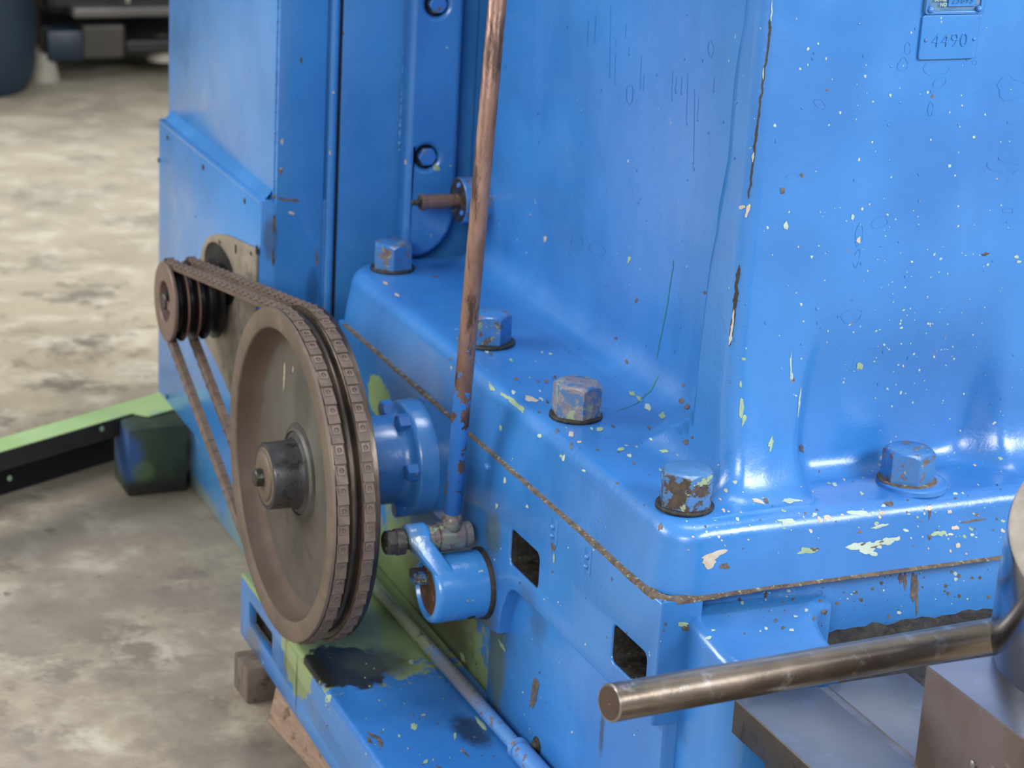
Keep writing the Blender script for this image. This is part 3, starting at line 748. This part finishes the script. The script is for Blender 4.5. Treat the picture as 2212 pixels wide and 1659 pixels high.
pin = thing('pivot_pin', 'black pivot pin with round flat-sided head through the crank lever', 'pin', (-.06, py_, pz_ - .014))
obj('head', bm_lathe([(-.091, .0125), (-.092, .0150), (-.101, .0150), (-.1025, .0138), (-.1025, 0)], (0, py_, pz_), AX, 32), M_bolthead, pin, 40)
obj('bolt_end', bm_hex(.0150, .0110, frame((-.1025, py_, pz_), (-1, 0, 0)) @ Matrix.Rotation(.3, 4, 'Z')), M_bolthead, pin, 28)
obj('shank', bm_lathe([(-.095, .010), (-.010, .010)], (0, py_, pz_), AX, 28), M_bolthead, pin, 40)
obj('spacer_washer', bm_lathe([(-.0640, .0155), (-.0590, .0155), (-.0585, .0145), (-.0520, .0145)], (0, py_, pz_), AX, 36), M_eye, pin, 40)
# ------------------------------------------------------------------ slanting rod
rod = thing('lever_rod', 'long rusty steel rod with flaking blue paint slanting up from the crank', 'rod', (-.035, py_, pz_ - .016))
ra = Vector((-.035, py_, pz_)); rt = P(1075, 0, 0, -.04) ; rdir = (rt - ra).normalized()
obj('rod', bm_tube([ra + rdir * .012, ra + rdir * .3, ra + rdir * .9], [.0098, .0098, .0094], 28), M_rod, rod, True)
eye = obj('eye', bm_lathe([(-.0515, .0140), (-.0500, .0168), (-.024, .0172), (-.0215, .0165), (-.0195, .0145), (-.0120, .0145), (-.0105, .0125)], (0, py_, pz_), AX, 40), M_eye, rod, 40)
b = bm_tube([ra + rdir * .010, ra + rdir * .020, ra + rdir * .030], [.0135, .0120, .0100], 24)
obj('neck', b, M_eye, rod, True)
obj('oil_hole', bm_lathe([(0, .0022), (.0008, .002), (.0008, 0)], P(953, 1134, 0, -.037) + Vector((0, -.0152, .0)) * 0 + Vector((.0, -.0105, .0)), (0, -.72, .68), 12), M_grime, eye)
# ------------------------------------------------------------------ grease fitting flange on the column wall
dc = P(988, 433, 0, .148)
df = thing('shaft_end_flange', 'dark round flange with projecting copper-brown stub shaft, behind the slanting rod', 'flange', dc)
XD = .155
obj('flange', bm_lathe([(.04, .0300), (-.007, .0300), (-.008, .029)], (XD + .002, dc.y, dc.z), AX, 40, cap=False), M_bolt, df, 30)
obj('flange_face', bm_lathe([(-.008, .0290), (-.0085, .0270), (-.0085, .0)], (XD + .002, dc.y, dc.z), AX, 40, cap=False), M_bolthead, df, 40)
obj('stub_shaft', bm_lathe([(0, .0085), (-.020, .0085), (-.0205, .0095), (-.048, .0095), (-.0485, .0108), (-.0530, .0108), (-.0530, .0095), (-.0515, 0)], (XD - .006, dc.y, dc.z), AX, 28), M_rod, df, 40)
obj('stub_end', bm_lathe([(-.0532, .0098), (-.0536, .0045), (-.0570, .0045), (-.0570, .0038), (-.0640, .0036), (-.0650, .002)], (XD - .006, dc.y, dc.z), AX, 20), M_bolthead, df, 35)
for a in (100, 215, 330):
    obj('screw', bm_lathe([(-.0085, .0035), (-.011, .0033), (-.0115, .0022), (-.010, 0)], (XD + .002, dc.y + .0215 * cos(radians(a)), dc.z + .0215 * sin(radians(a))), AX, 14), M_boltblue, df, 40)
# ------------------------------------------------------------------ support tray, blocks, pipe
tr = thing('support_rail', 'low blue support rail with flaked green top, standing on wooden blocks', 'rail', (-.07, .4, -.395))
ZT = -.310
out = [(-.1465, .862), (-.1490, .700), (-.1520, .55), (-.1560, .376), (-.166, -.05), (.02, -.05), (.034, .862)]
out2 = [(-.128, .858)] + [(q[0] + .02, q[1]) for q in out[1:5]] + [(.02, -.05), (.03, .858)]
b = bm_plate_on([(p[0], p[1]) for p in out], [], .018, top_plane(ZT), .007, 4); b = bm_plate_on(out2, [], .060, top_plane(ZT - .017), 0, bm=b)
obj('top', b, M_tray, tr, 45)
# left side wall with slot, built as plate along the side
hole = rrect(.7200, -.3675, .8230, -.3350, .003, 2)
b = bm_plate([(-.05, -.398), (.862, -.398), (.862, -.316), (-.05, -.316)], [hole], .010, Matrix.Identity(4), .002, 1)
for v in b.verts:
    y, z, d = v.co.x, v.co.y, v.co.z
    # follow the slightly splayed side
    xs = -.1466 - (.862 - y) * .0198
    v.co = Vector((xs - d - .0004, y, z))
bmesh.ops.recalc_face_normals(b, faces=b.faces)
obj('side_wall', b, M_trayside, tr, 40)
obj('slot_lining', bm_box((-.1290, .700, -.380), (-.120, .850, -.325)), M_dark, tr)
wb = thing('wooden_block', 'dirty square wooden block under the rail, at its far end', 'block', (-.1, .7, FZ))
b = bm_box((-.035, -.028, 0), (.045, .028, .0490), .003)
b2 = b; 
obj('block', b, M_wood, wb, 40, world=False); wb.location = (-.136, .781, FZ)
wd = thing('wooden_wedge', 'reddish wooden wedge under the near part of the rail', 'wedge', (-.14, .5, FZ))
b = bmesh.new()
yy = (.70, .50); hh = (.0490, .0480)
q = []
xa = (-.1540, -.1420)
for i in range(2):
    q.append([b.verts.new((xa[i] - (.006 if i == 0 else 0), yy[i], FZ)), b.verts.new((-.05, yy[i], FZ)), b.verts.new((-.05, yy[i], FZ + hh[i])), b.verts.new((xa[i] + .004, yy[i], FZ + hh[i]))])
for k in range(4): b.faces.new((q[0][k], q[0][(k + 1) % 4], q[1][(k + 1) % 4], q[1][k]))
b.faces.new(q[0][::-1]); b.faces.new(q[1]); bmesh.ops.recalc_face_normals(b, faces=b.faces)
bmesh.ops.bevel(b, geom=b.edges[:], offset=.002, segments=1, affect='EDGES')
obj('wedge', b, M_wood2, wd, 40)
pipe = thing('drain_pipe', 'thin green and blue pipe lying between the rail and the base', 'pipe', (-.008, .4, ZT))
pa = P(812, 1268, 2, ZT + .0095); pb = P(1115, 1612, 2, ZT + .0095); pd = (pb - pa).normalized()
obj('pipe', bm_tube([pa - pd * .12, pa, pb, pb + pd * .03], .0082, 24), M_pipe, pipe, True)
obj('coupling', bm_tube([pb, pb + pd * .003, pb + pd * .012, pb + pd * .0125, pb + pd * .018, pb + pd * .0185, pb + pd * .09], [.0090, .0125, .0125, .0108, .0108, .0122, .0122], 28), M_pipe, pipe, 40)
# ------------------------------------------------------------------ steel bar, table, block, barrel
bar = thing('round_steel_bar', 'long round machined steel bar projecting across the lower right', 'bar', at(1700, 1450, 1.84))
a1 = at(1316, 1519, 1.75); a2 = at(2145, 1372, 1.985); d = (a2 - a1).normalized(); L = (a2 - a1).length + .12
obj('shaft', bm_lathe([(0, .0138), (.0012, .0152), (L, .0152)], a1, d, 64, cap=False), M_bar, bar, 40)
obj('end_face', bm_lathe([(.0, .0138), (-.0001, .0016), (.0012, .0)], a1, d, 48, cap=False), M_barend, bar)
obj('end_rim', bm_lathe([(.0006, .0146), (-.0002, .0143), (-.0001, .0136)], a1, d, 64, cap=False), M_steel, bar, 40)
tb = thing('steel_table', 'flat grey machined steel table with a narrow groove, below the bar', 'table', (.12, -.3, -.12))
ZB = -.052
c0 = P(1589, 1511, 2, ZB); cR = P(1950, 1447, 2, ZB); s0 = P(1767, 1479, 2, ZB)
print('table', c0, cR, s0)
xl, xr_, xs = c0.x, cR.x, s0.x
obj('slab', bm_box((xl, -.62, ZB - .033), (xs - .0012, -.108, ZB), .0012), M_steel, tb, 40)
obj('groove_floor', bm_box((xs - .004, -.62, ZB - .030), (xs + .012, -.109, ZB - .0014)), M_steelslot, tb)
obj('slab', bm_box((xs + .0085, -.62, ZB - .033), (xr_, -.108, ZB), .0012), M_steel, tb, 40)
obj('slab_side', bm_box((xl - .0006, -.619, ZB - .034), (xl + .02, -.109, ZB - .0018), .0006), M_steelside, tb, 40)
obj('saddle', bm_box((xl + .03, -.62, -.30), (xr_ - .01, -.12, ZB - .032), .004), M_steelside, tb, 40)
bk = thing('steel_block', 'grey-brown machined steel block standing on the table at the lower right corner', 'block', (.15, -.45, ZB))
k0 = at(2001, 1437, 1.85); print('block', k0)
ang = radians(2.0)
obj('body', bm_box((k0.x, k0.y - .22, ZB), (k0.x + .16, k0.y, k0.z - .0006), .0012), M_block, bk, 40)
obj('top_face', bm_plate_on(rrect(k0.x + .0008, k0.y - .219, k0.x + .159, k0.y - .0008, .001, 2), [], .0012, top_plane(k0.z), .0004, 1), M_blocktop, bk, 40)
for (px, py, r) in ((2103, 1652, .004), ):
    q = P(px, py, 0, k0.x); obj('screw', bm_lathe([(0, r), (.002, r), (.003, r * .6), (.003, 0)], q, (-1, 0, 0), 16), M_steel, bk, 40)
br = thing('polished_steel_barrel', 'large polished round steel barrel at the right edge, mirroring the blue machine', 'machine part', at(2400, 1400, 1.75))
cb_ = at(2456, 1393, 1.86); axv = (RX * -.153 - RY * .67 - RZ * .72).normalized()
obj('barrel', bm_lathe([(-.03, .08), (-.010, .108), (.0, .1160), (.014, .1175), (.08, .1120), (.146, .1050), (.150, .1035)], cb_, axv, 128, cap=False), M_chrome, br, 60)
obj('end_face', bm_lathe([(.150, .1035), (.1505, .1020), (.1505, .0)], cb_, axv, 128, cap=False), M_chromeface, br)
# ------------------------------------------------------------------ background: green sheet, leg, far machine
gs = thing('green_sheet_tray', 'long pale green folded sheet-metal tray standing off the floor at left', 'tray', (-.2, 1.5, -.33))
g1 = P(-60, 964, 2, -.33); g2 = P(350, 846, 2, -.33); gn = P(-60, 996, 2, -.33); gn2 = P(362, 884, 2, -.33)
dl = (g2 - g1); dn = dl.normalized(); nrm = Vector((dn.y, -dn.x, 0))
gm = Matrix(((dn.x, -dn.y, 0, g1.x), (dn.y, dn.x, 0, g1.y), (0, 0, 1, -.33), (0, 0, 0, 1)))
Lg = dl.length
out = [(-.3, 0), (Lg, 0), (Lg, -.075), (Lg * .755, -.072), (Lg * .745, -.066), (Lg * .728, -.046), (-.3, -.046)]
b = bm_plate(out, [], .002, Matrix.Identity(4), 0); bmesh.ops.transform(b, matrix=gm, verts=b.verts)
obj('top_flange', b, M_green, gs, 40)
b = bm_box((-.3, -.0475, -.030), (Lg * .73, -.0462, -.001), 0); bmesh.ops.transform(b, matrix=gm, verts=b.verts)
obj('front_flange', b, M_sheetdark, gs)
b = bm_box((-.5, -.004, -.030), (Lg, -.0022, -.002)); bmesh.ops.transform(b, matrix=gm, verts=b.verts)
obj('back_flange', b, M_sheetdark, gs)
b = bm_box((-.5, .045, -.1145), (Lg, .10, -.062)); bmesh.ops.transform(b, matrix=gm, verts=b.verts)
obj('low_dark_box', b, M_bgdark, gs)  # low black box filling the dark space below the tray
for u, v in ((Lg * .555, -.010), (.03, -.045)):
    q = gm @ Vector((u, -.048, v)); 
    obj('hole', bm_lathe([(0, .0042), (.0006, .004), (.0006, 0)], q, (nrm.x, nrm.y, .1), 16), M_chipg, gs)
lg = thing('steel_post', 'dark blue and green painted square post standing on the floor under the green tray', 'post', (-.09, 1.5, FZ))
b = bm_box((-.139, 1.48, FZ + .001), (-.0445, 1.57, -.3335), .004)
obj('column', b, M_leg, lg, 40)
# far machines
fm = thing('distant_machine', 'blurred dark machine bed far behind at the upper left', 'machine', (.8, 5.2, FZ))
obj('bed', bm_box((.47, 4.95, -.41), (2.2, 5.8, -.10), .02), M_bgdark, fm)
obj('upper_frame', bm_box((.44, 4.70, -.27), (2.2, 5.9, .9), .03), M_bggrey, fm)
obj('rail', bm_box((.50, 4.62, -.262), (1.6, 4.69, -.232), .008), M_bgwhite if False else metal('distant_rail', '5a5652', '4a4744', .5, .2, 3), fm)
obj('lower_rail', bm_box((.66, 4.66, -.375), (1.6, 4.72, -.335), .008), M_bggrey, fm)
obj('gearbox', bm_box((.425, 4.62, -.385), (.530, 4.72, -.295), .012), M_bgblue, fm, 40)
obj('gearbox_cover', bm_box((.53, 4.64, -.385), (.655, 4.7, -.285), .01), metal('distant_brown', '2a2620', '322c24', .6, 0, 3), fm)
obj('foot', bm_lathe([(0, .045), (.06, .032), (.08, .03)], (.425, 4.66, FZ + .001), (0, 0, 1), 20), M_bgwhite, fm, 40)
obj('foot', bm_lathe([(0, .05), (.05, .04), (.07, .02)], (.79, 4.72, FZ + .04), (0, 0, 1), 20), M_bgwhite, fm, 40)
obj('handle', bm_lathe([(0, .006), (.06, .008)], (.652, 4.60, -.215), (0, 0, 1), 14), M_bgwhite, fm, 40)
fb = thing('distant_blue_machine', 'blurred dark blue rounded machine body at the far upper left corner', 'machine', (.2, 4.5, FZ))
obj('body', bm_lathe([(0.0, .20), (.05, .22), (.16, .225), (.30, .22), (1.2, .22)], (.165, 4.62, FZ + .005), (0, 0, 1), 48), M_bgblue, fb, 40)
# ------------------------------------------------------------------ paint chips, scrapes and drips lying on the paint
dg = bpy.context.evaluated_depsgraph_get(); bpy.context.view_layer.update()
def bvh_of(objs):
    vs, fs = [], []
    for o in objs:
        mw = o.matrix_world; base_i = len(vs)
        vs += [mw @ v.co for v in o.data.vertices]; fs += [[i + base_i for i in p.vertices] for p in o.data.polygons]
    return BVHTree.FromPolygons(vs, fs)
def cast(tree, px, py, lift):
    r = ray(px, py).normalized(); h, n, i, d_ = tree.ray_cast(CAM, r)
    if h is None: return None
    if n.dot(r) > 0: n = -n
    return h + n * lift
def blob(b, tree, px, py, rx, ry, rot=0, jag=.35, n=12, lift=.00025, seed=0):
    c = cast(tree, px, py, lift * 1.4)
    if c is None: return
    vs = []
    for k in range(n):
        a = 2 * pi * k / n; r = 1 + jag * 1.5 * noise.noise(Vector((cos(a) * 1.4, sin(a) * 1.4, seed * 3.1 + px * .01))) + jag * .5 * noise.noise(Vector((k * .9, seed * 3.1, 1)))
        dx, dy = rx * r * cos(a), ry * r * sin(a); x = dx * cos(rot) - dy * sin(rot); y = dx * sin(rot) + dy * cos(rot)
        q = cast(tree, px + x, py + y, lift)
        if q is None or (q - c).length > .03 + max(rx, ry) * .0012: return
        vs.append(b.verts.new(q))
    cv = b.verts.new(c)
    for k in range(n): b.faces.new((cv, vs[k], vs[(k + 1) % n]))
def crack(b, tree, pts, wpx, seed, gap=.0, lift=.0003, amp=1.0):
    L = []; 
    for (x0, y0), (x1, y1) in zip(pts, pts[1:]):
        m = max(2, int(math.hypot(x1 - x0, y1 - y0) / 5))
        for k in range(m): L.append((x0 + (x1 - x0) * k / m, y0 + (y1 - y0) * k / m))
    L.append(pts[-1]); prev = None
    for i, (x, y) in enumerate(L):
        ww = wpx * (.55 + 1.0 * abs(noise.noise(Vector((i * .37, seed, 0))))) * min(1, i / 3 + .2, (len(L) - 1 - i) / 3 + .2)
        if noise.noise(Vector((i * .11, seed + 9, 3))) < gap - .5: prev = None; continue
        j = amp * 2.5 * noise.noise(Vector((i * .3, seed, 7)))
        p1 = cast(tree, x + j - ww, y, lift); p2 = cast(tree, x + j + ww, y, lift)
        if p1 is None or p2 is None: prev = None; continue
        v = (b.verts.new(p1), b.verts.new(p2))
        if prev: b.faces.new((prev[0], prev[1], v[1], v[0]))
        prev = v
def chips_obj(name, b, mat, parent):
    if not b.faces: b.free(); return
    bmesh.ops.recalc_face_normals(b, faces=b.faces)
    o = obj(name, b, mat, parent); tag(o, kind='stuff'); return o
T_col = bvh_of([colcast, rib])
random.seed(11)
W, G, D, TN = bmesh.new(), bmesh.new(), bmesh.new(), bmesh.new()
# dense pale flecks low on the column front
for _ in range(120):
    x = random.triangular(1640, 2200, 1950); y = random.triangular(420, 960, 790)
    r = random.choice((1., 1.2, 1.4, 1.8, 2.6)); blob(W, T_col, x, y, r, r * random.uniform(.7, 1.8), random.random(), .5, 7, seed=_)
for _ in range(70):
    x = random.uniform(1600, 2190); y = random.uniform(10, 600); r = random.choice((1, 1.3, 1.8, 2.6)); blob(W, T_col, x, y, r, r * 1.4, .2, .5, 7, seed=_)
for _ in range(150):
    x = random.uniform(1480, 2170); y = random.triangular(980, 1200, 1120); r = random.choice((1.2, 1.6, 2.2, 3.5)); blob(random.choice((W, G, D, TN)), T_col, x, y, r * 1.5, r, random.random(), .6, 8, seed=_)
for _ in range(60):
    t_ = random.random(); x = 1040 + 420 * t_ + random.gauss(0, 50); y = 760 + 290 * t_ + random.gauss(0, 45); r = random.choice((1.3, 1.8, 2.6, 3.6)); blob(random.choice((W, G, D, D)), T_col, x, y, r * 1.5, r, .7, .6, 8, seed=_)
for (x, y, rx, ry, ro, m) in (
    (1697, 488, 5, 9, .3, W), (1923, 205, 3, 4, 0, W), (2050, 358, 3.5, 4, 0, W), (1841, 470, 3, 6, .2, W), (1856, 790, 8, 7, .4, G), (1602, 880, 5, 20, .05, G), (1607, 905, 4, 12, .2, G), (1665, 958, 5, 14, .2, G),
    (1708, 790, 2, 26, .0, W), (1711, 815, 1.6, 10, 0, W), (1726, 870, 2, 24, .12, W), (1600, 830, 3, 6, 0, G), (1605, 776, 5, 4, 0, G), (2196, 555, 4, 3, 0, W), (2200, 565, 5, 3, 0, W),
    (1848, 1180, 17, 9, -.1, W), (1872, 1184, 17, 10, -.2, W), (1893, 1176, 16, 8, -.2, W), (1915, 1170, 16, 7, -.15, W), (1935, 1164, 9, 5, -.3, W), (1880, 1194, 14, 6, .1, W), (1862, 1176, 8, 3, -.1, D), (1745, 1190, 22, 7, -.1, G), (2027, 1152, 13, 6, -.1, G), (1900, 1137, 20, 3, -.25, W), (1700, 1126, 18, 6, 0, W), (1860, 1110, 22, 5, .1, W), (1785, 1118, 10, 5, .3, TN), (1540, 1200, 28, 9, -.35, TN), (1530, 1212, 14, 13, .1, TN),
    (1565, 1224, 13, 6, -.1, D), (1757, 1187, 11, 4, -.1, D), (1427, 1138, 5, 8, .3, D), (1690, 412, 6, 7, .2, D), (2014, 207, 4, 4, 0, D), (1787, 194, 3.5, 3, 0, D), (2128, 549, 9, 4, -.3, D), (1732, 378, 4, 5, 0, D), (1855, 520, 4, 8, .1, TN), (1603, 448, 7, 5, 0, TN), (1615, 455, 4, 14, .2, TN), (1713, 820, 4, 4, 0, D), (1730, 968, 4, 10, -.4, D),
    (2008, 1105, 3.5, 16, 0, D), (2008, 1160, 4, 7, 0, D), (2005, 1215, 4, 12, 0, D), (2006, 1098, 8, 5, 0, TN), (2100, 1125, 22, 3, -.15, D), (2050, 1105, 5, 4, 0, TN), (2063, 1140, 8, 5, 0, TN), (2068, 1178, 6, 6, 0, TN), (2052, 1190, 3, 3, 0, TN), (1890, 1180, 20, 3, -.3, D), (1905, 1170, 16, 2.5, -.3, D), (1920, 1088, 10, 5, .2, D), (1640, 1084, 14, 4, .4, TN), (1706, 1082, 18, 5, 0, W), (1655, 1082, 9, 3, .9, D),
    (1062, 838, 10, 5, .9, G), (1090, 855, 14, 4, .6, G), (1110, 870, 17, 5, .8, G), (1125, 883, 12, 5, .9, G), (1145, 862, 16, 5, .3, TN), (1082, 925, 3, 7, 0, G), (1218, 990, 3, 7, .2, W), (1234, 938, 6, 5, 0, TN), (1234, 963, 3, 7, 0, D), (1250, 955, 5, 3, 0, TN), (1364, 850, 7, 5, .4, G), (1380, 862, 9, 4, .9, G), (1400, 880, 9, 6, .8, W), (1430, 898, 7, 7, .3, G), (1295, 928, 8, 4, 0, G), (1343, 971, 7, 4, 0, G), (1472, 867, 6, 6, 0, D), (1484, 880, 5, 8, .5, D), (1476, 832, 3.5, 3.5, 0, D), (1482, 955, 6, 6, 0, D), (1495, 945, 3, 4, 0, D), (1435, 975, 10, 3, 0, G), (1330, 730, 4, 3, 0, D), (1354, 782, 3, 6, -.5, D), (1189, 765, 4, 2, 0, W), (1375, 648, 3, 6, .3, D), (1522, 632, 3, 3, 0, D),
    (833, 612, 6, 3, .2, TN), (858, 638, 6, 3, .6, TN), (1000, 783, 5, 5, .4, D), (1048, 735, 10, 2.5, 0, D), (972, 775, 5, 2, 0, D), (1178, 515, 3, 7, .2, TN), (940, 598, 9, 2, 0, D), (942, 362, 8, 6, .2, G), (876, 350, 2, 6, 0, TN), (1360, 560, 3, 8, .3, G)):
    blob(m, T_col, x, y, rx, ry, ro, .5, 16 if rx + ry > 16 else 10, lift=.0004, seed=x)
K_ = bmesh.new(); crack(K_, T_col, [(1664, 40), (1660, 100), (1650, 160), (1640, 240), (1630, 320), (1622, 390), (1616, 430)], 3.3, 1)
crack(K_, T_col, [(1597, 572), (1592, 610), (1588, 660), (1580, 715), (1576, 748)], 5.2, 4); chips_obj('edge_crack', K_, metal('dark_crack', '2b2724', '3a342f', .7, 0), column)
crack(W, T_col, [(1668, 0), (1664, 60), (1657, 115)], 1.6, 2, .5, .0006)
crack(W, T_col, [(1650, 145), (1648, 172)], 3.0, 3, 0, .0007); crack(TN, T_col, [(1629, 328), (1626, 350)], 3.5, 5, 0, .0007)
crack(TN, T_col, [(1586, 668), (1583, 700), (1577, 745)], 3.2, 6, 0, .0008)
crack(D, T_col, [(1262, 825), (1300, 830)], .1, 5)
chips_obj('pale_flecks', W, M_chipw, column); chips_obj('green_flecks', G, M_chipg, column); chips_obj('bare_iron_chips', D, M_chipd, column); chips_obj('filler_chips', TN, M_chipt, column)
# drips and hardened runs of the blue paint on the column
B = bmesh.new()
for (x, y0, y1, wv) in ((1316, 10, 165, 2), (1327, 85, 180, 2), (1268, 40, 95, 1.6), (1284, 30, 88, 1.6), (1364, 190, 212, 2.5), (1382, 120, 190, 2), (1388, 160, 192, 2.5), (1450, 150, 215, 2), (1458, 165, 200, 2), (1470, 165, 202, 2), (1482, 158, 268, 2), (1497, 190, 365, 2.4), (1506, 205, 260, 1.6), (1540, 165, 197, 2), (1350, 50, 78, 1.8), (1357, 100, 118, 1.8)):
    crack(B, T_col, [(x + 3, y0), (x, y1)], wv * .6, x, 0, .00035, .3); blob(B, T_col, x, y1, wv * 1.2, wv * 1.8, 0, .1, 8, .0005, x)
random.seed(5)
for _ in range(90):
    x = random.uniform(1060, 2190); y = random.uniform(0, 900); blob(B, T_col, x, y, random.uniform(1.2, 3), random.uniform(1.2, 4), 0, .2, 8, .0006, _)
def loop(cx, cy, rx, ry, ro, sd, wv=.8):
    pts = []
    for k in range(15):
        a = 2 * pi * k / 14; q = 1 + .45 * noise.noise(Vector((cos(a) * 1.3, sin(a) * 1.3, sd)))
        x, y = rx * q * cos(a), ry * q * sin(a); pts.append((cx + x * cos(ro) - y * sin(ro), cy + x * sin(ro) + y * cos(ro)))
    crack(B, T_col, pts, wv, sd, 0, .0005, .3)
for k, (cx, cy, rx, ry, ro) in enumerate(((1856, 505, 8, 24, .15), (1850, 560, 6, 20, .2), (2165, 360, 34, 14, .1), (1838, 683, 25, 14, -.25), (2010, 236, 6, 14, .1), (1950, 140, 10, 16, .2), (2020, 150, 30, 14, .1), (2185, 190, 34, 26, .2), (2030, 178, 18, 8, -.5), (1712, 380, 14, 5, -.1), (1770, 225, 14, 8, .6), (2178, 455, 12, 6, 0), (1290, 540, 18, 12, .4), (1245, 520, 14, 10, .7), (1960, 105, 6, 14, 0), (2105, 135, 5, 5, 0), (1360, 205, 8, 22, 0), (1535, 105, 6, 16, 0), (1900, 480, 20, 12, -.5))):
    loop(cx, cy, rx, ry, ro, k + 2)
chips_obj('paint_runs', B, M_col, column)
# green pen-like arc drawn on the recessed wall
A_ = bmesh.new(); crack(A_, T_col, [(1456, 560), (1440, 670), (1425, 740), (1418, 778)], 1.2, 1, 0, .0005, .3); crack(A_, T_col, [(1424, 810), (1405, 845), (1375, 872), (1330, 890)], 2.0, 2, 0, .0005, .2)
chips_obj('green_arc_mark', A_, metal('green_mark', '2b6f6a', '2f7566', .5, 0), column)
# chips on the base
bobs = [o for o in base.children if o.name.split('.')[0] in ('casting', 'slotted_panel', 'front_boss', 'recess_wall')]
T_b = bvh_of(bobs); W, G, D = bmesh.new(), bmesh.new(), bmesh.new()
random.seed(21)
for (x, y, rx, ry, ro, m) in ((1091, 1038, 3, 8, .1, W), (1073, 1092, 2.5, 6, 0, W), (1139, 1094, 2.5, 4, 0, W), (1182, 1070, 6, 9, -.5, G), (1238, 1113, 8, 11, -.6, G), (1250, 1125, 8, 12, -.7, D), (1290, 1150, 4, 12, -.1, G), (1335, 1205, 14, 4, .75, G), (1322, 1251, 1.5, 5, 0, D), (1440, 1280, 8, 4, 0, W), (1480, 1355, 10, 9, .2, D), (1477, 1348, 12, 5, .3, TN if False else G), (1718, 1332, 5, 3, 0, W), (1530, 1378, 7, 3, -.2, W), (1540, 1362, 5, 2.5, 0, W), (1710, 1362, 6, 3, 0, W), (1780, 1322, 5, 6, 0, D), (1434, 1362, 3, 3, 0, D), (1438, 1348, 3, 3, 0, D), (1218, 1381, 2, 5, 0, D), (1196, 1180, 5, 12, 0, D), (1197, 1205, 2, 12, 0, G), (1155, 1490, 9, 24, .15, D), (1151, 1510, 6, 20, .2, D), (1085, 1395, 14, 3, 1.0, G), (1060, 1375, 12, 4, .9, G), (1000, 1420, 12, 4, 1.2, G)):
    blob(m, T_b, x, y, rx, ry, ro, .5, 12, .0004, seed=x)
for _ in range(120):
    x = random.uniform(1560, 2140); y = 1385 - (x - 1500) * .12 - random.uniform(0, 120); r = random.choice((1, 1.5, 2.2, 4)); blob(random.choice((D, D, W)), T_b, x, y, r, r, 0, .5, 8, seed=_)
for _ in range(70):
    x = random.uniform(1020, 1440); y = random.uniform(1000, 1600); r = random.choice((.9, 1.3, 1.8)); blob(random.choice((D, W, D)), T_b, x, y, r, r * 1.6, 0, .5, 7, seed=_)
for (x, y0, y1, ww) in ((1945, 1238, 1260, 8), (1972, 1236, 1300, 7), (1980, 1240, 1330, 4), (1955, 1236, 1275, 6), (2055, 1232, 1238, 8)):
    crack(D, T_b, [(x, y0), (x, y1)], ww, x, 0, .0005, 1)
chips_obj('pale_flecks', W, M_chipw, base); chips_obj('green_flecks', G, M_chipg, base); chips_obj('bare_iron_chips', D, M_chipd, base)
# chips on the rail and cabinet
T_t = bvh_of([o for o in tr.children if o.name.split('.')[0] in ('top', 'side_wall')]); G, D = bmesh.new(), bmesh.new()
for (x, y, rx, ry, ro, m) in ((709, 1507, 8, 9, 0, G), (887, 1430, 5, 5, 0, G), (894, 1570, 7, 9, .6, G), (920, 1645, 6, 3, -.6, G), (983, 1590, 3, 7, 0, G), (915, 1545, 5, 3, 0, G), (862, 1590, 3, 3, 0, G), (950, 1660, 12, 3, .7, D), (1003, 1625, 14, 3, .8, D), (806, 1590, 16, 4, .4, D), (822, 1605, 5, 10, -.4, D), (798, 1600, 4, 10, -.6, D), (892, 1545, 2, 3, 0, D), (1040, 1565, 5, 16, -.7, G)):
    blob(m, T_t, x, y, rx, ry, ro, .5, 12, .0004, seed=x)
random.seed(3)
for _ in range(60):
    x = random.uniform(700, 1080); y = random.uniform(1430, 1655); r = random.choice((1, 1.4, 2)); blob(random.choice((D, G)), T_t, x, y, r, r, 0, .5, 7, seed=_)
chips_obj('green_flecks', G, M_chipg, tr); chips_obj('bare_iron_chips', D, M_chipd, tr)
T_g = bvh_of([o for o in cab.children if o.name.split('.')[0] in ('upper_box', 'lower_box', 'front_door', 'front_panel', 'trim_strip')]); W, D = bmesh.new(), bmesh.new()
for (x, y, rx, ry, ro, m) in ((650, 130, 3, 7, .1, D), (609, 306, 3, 7, 0, W), (606, 368, 5, 8, 0, D), (606, 365, 3, 4, 0, W), (720, 200, 3, 3, 0, W), (713, 330, 2, 6, 0, W), (629, 460, 7, 3, .3, W), (595, 425, 7, 5, 0, D), (625, 432, 20, 4, .15, D), (592, 480, 4, 22, 0, D), (590, 560, 3, 20, 0, D), (685, 560, 3, 18, 0, D), (741, 70, 3, 4, 0, D)):
    blob(m, T_g, x, y, rx, ry, ro, .5, 12, .0004, seed=x)
chips_obj('pale_flecks', W, M_chipt, cab); chips_obj('bare_iron_chips', D, M_chipd, cab)
# chalky arrow mark on the pulley web
T_w = bvh_of([o for o in pul.children if o.name.split('.')[0] == 'web']); A_ = bmesh.new()
crack(A_, T_w, [(616, 782), (613, 845)], 2.2, 1, 0, .0004, .2); blob(A_, T_w, 634, 797, 1.5, 9, .05, .3, 8, .0005, 2)
chips_obj('arrow_mark', A_, metal('chalk_mark', '8f8672', '9a917c', .8, 0), pul)
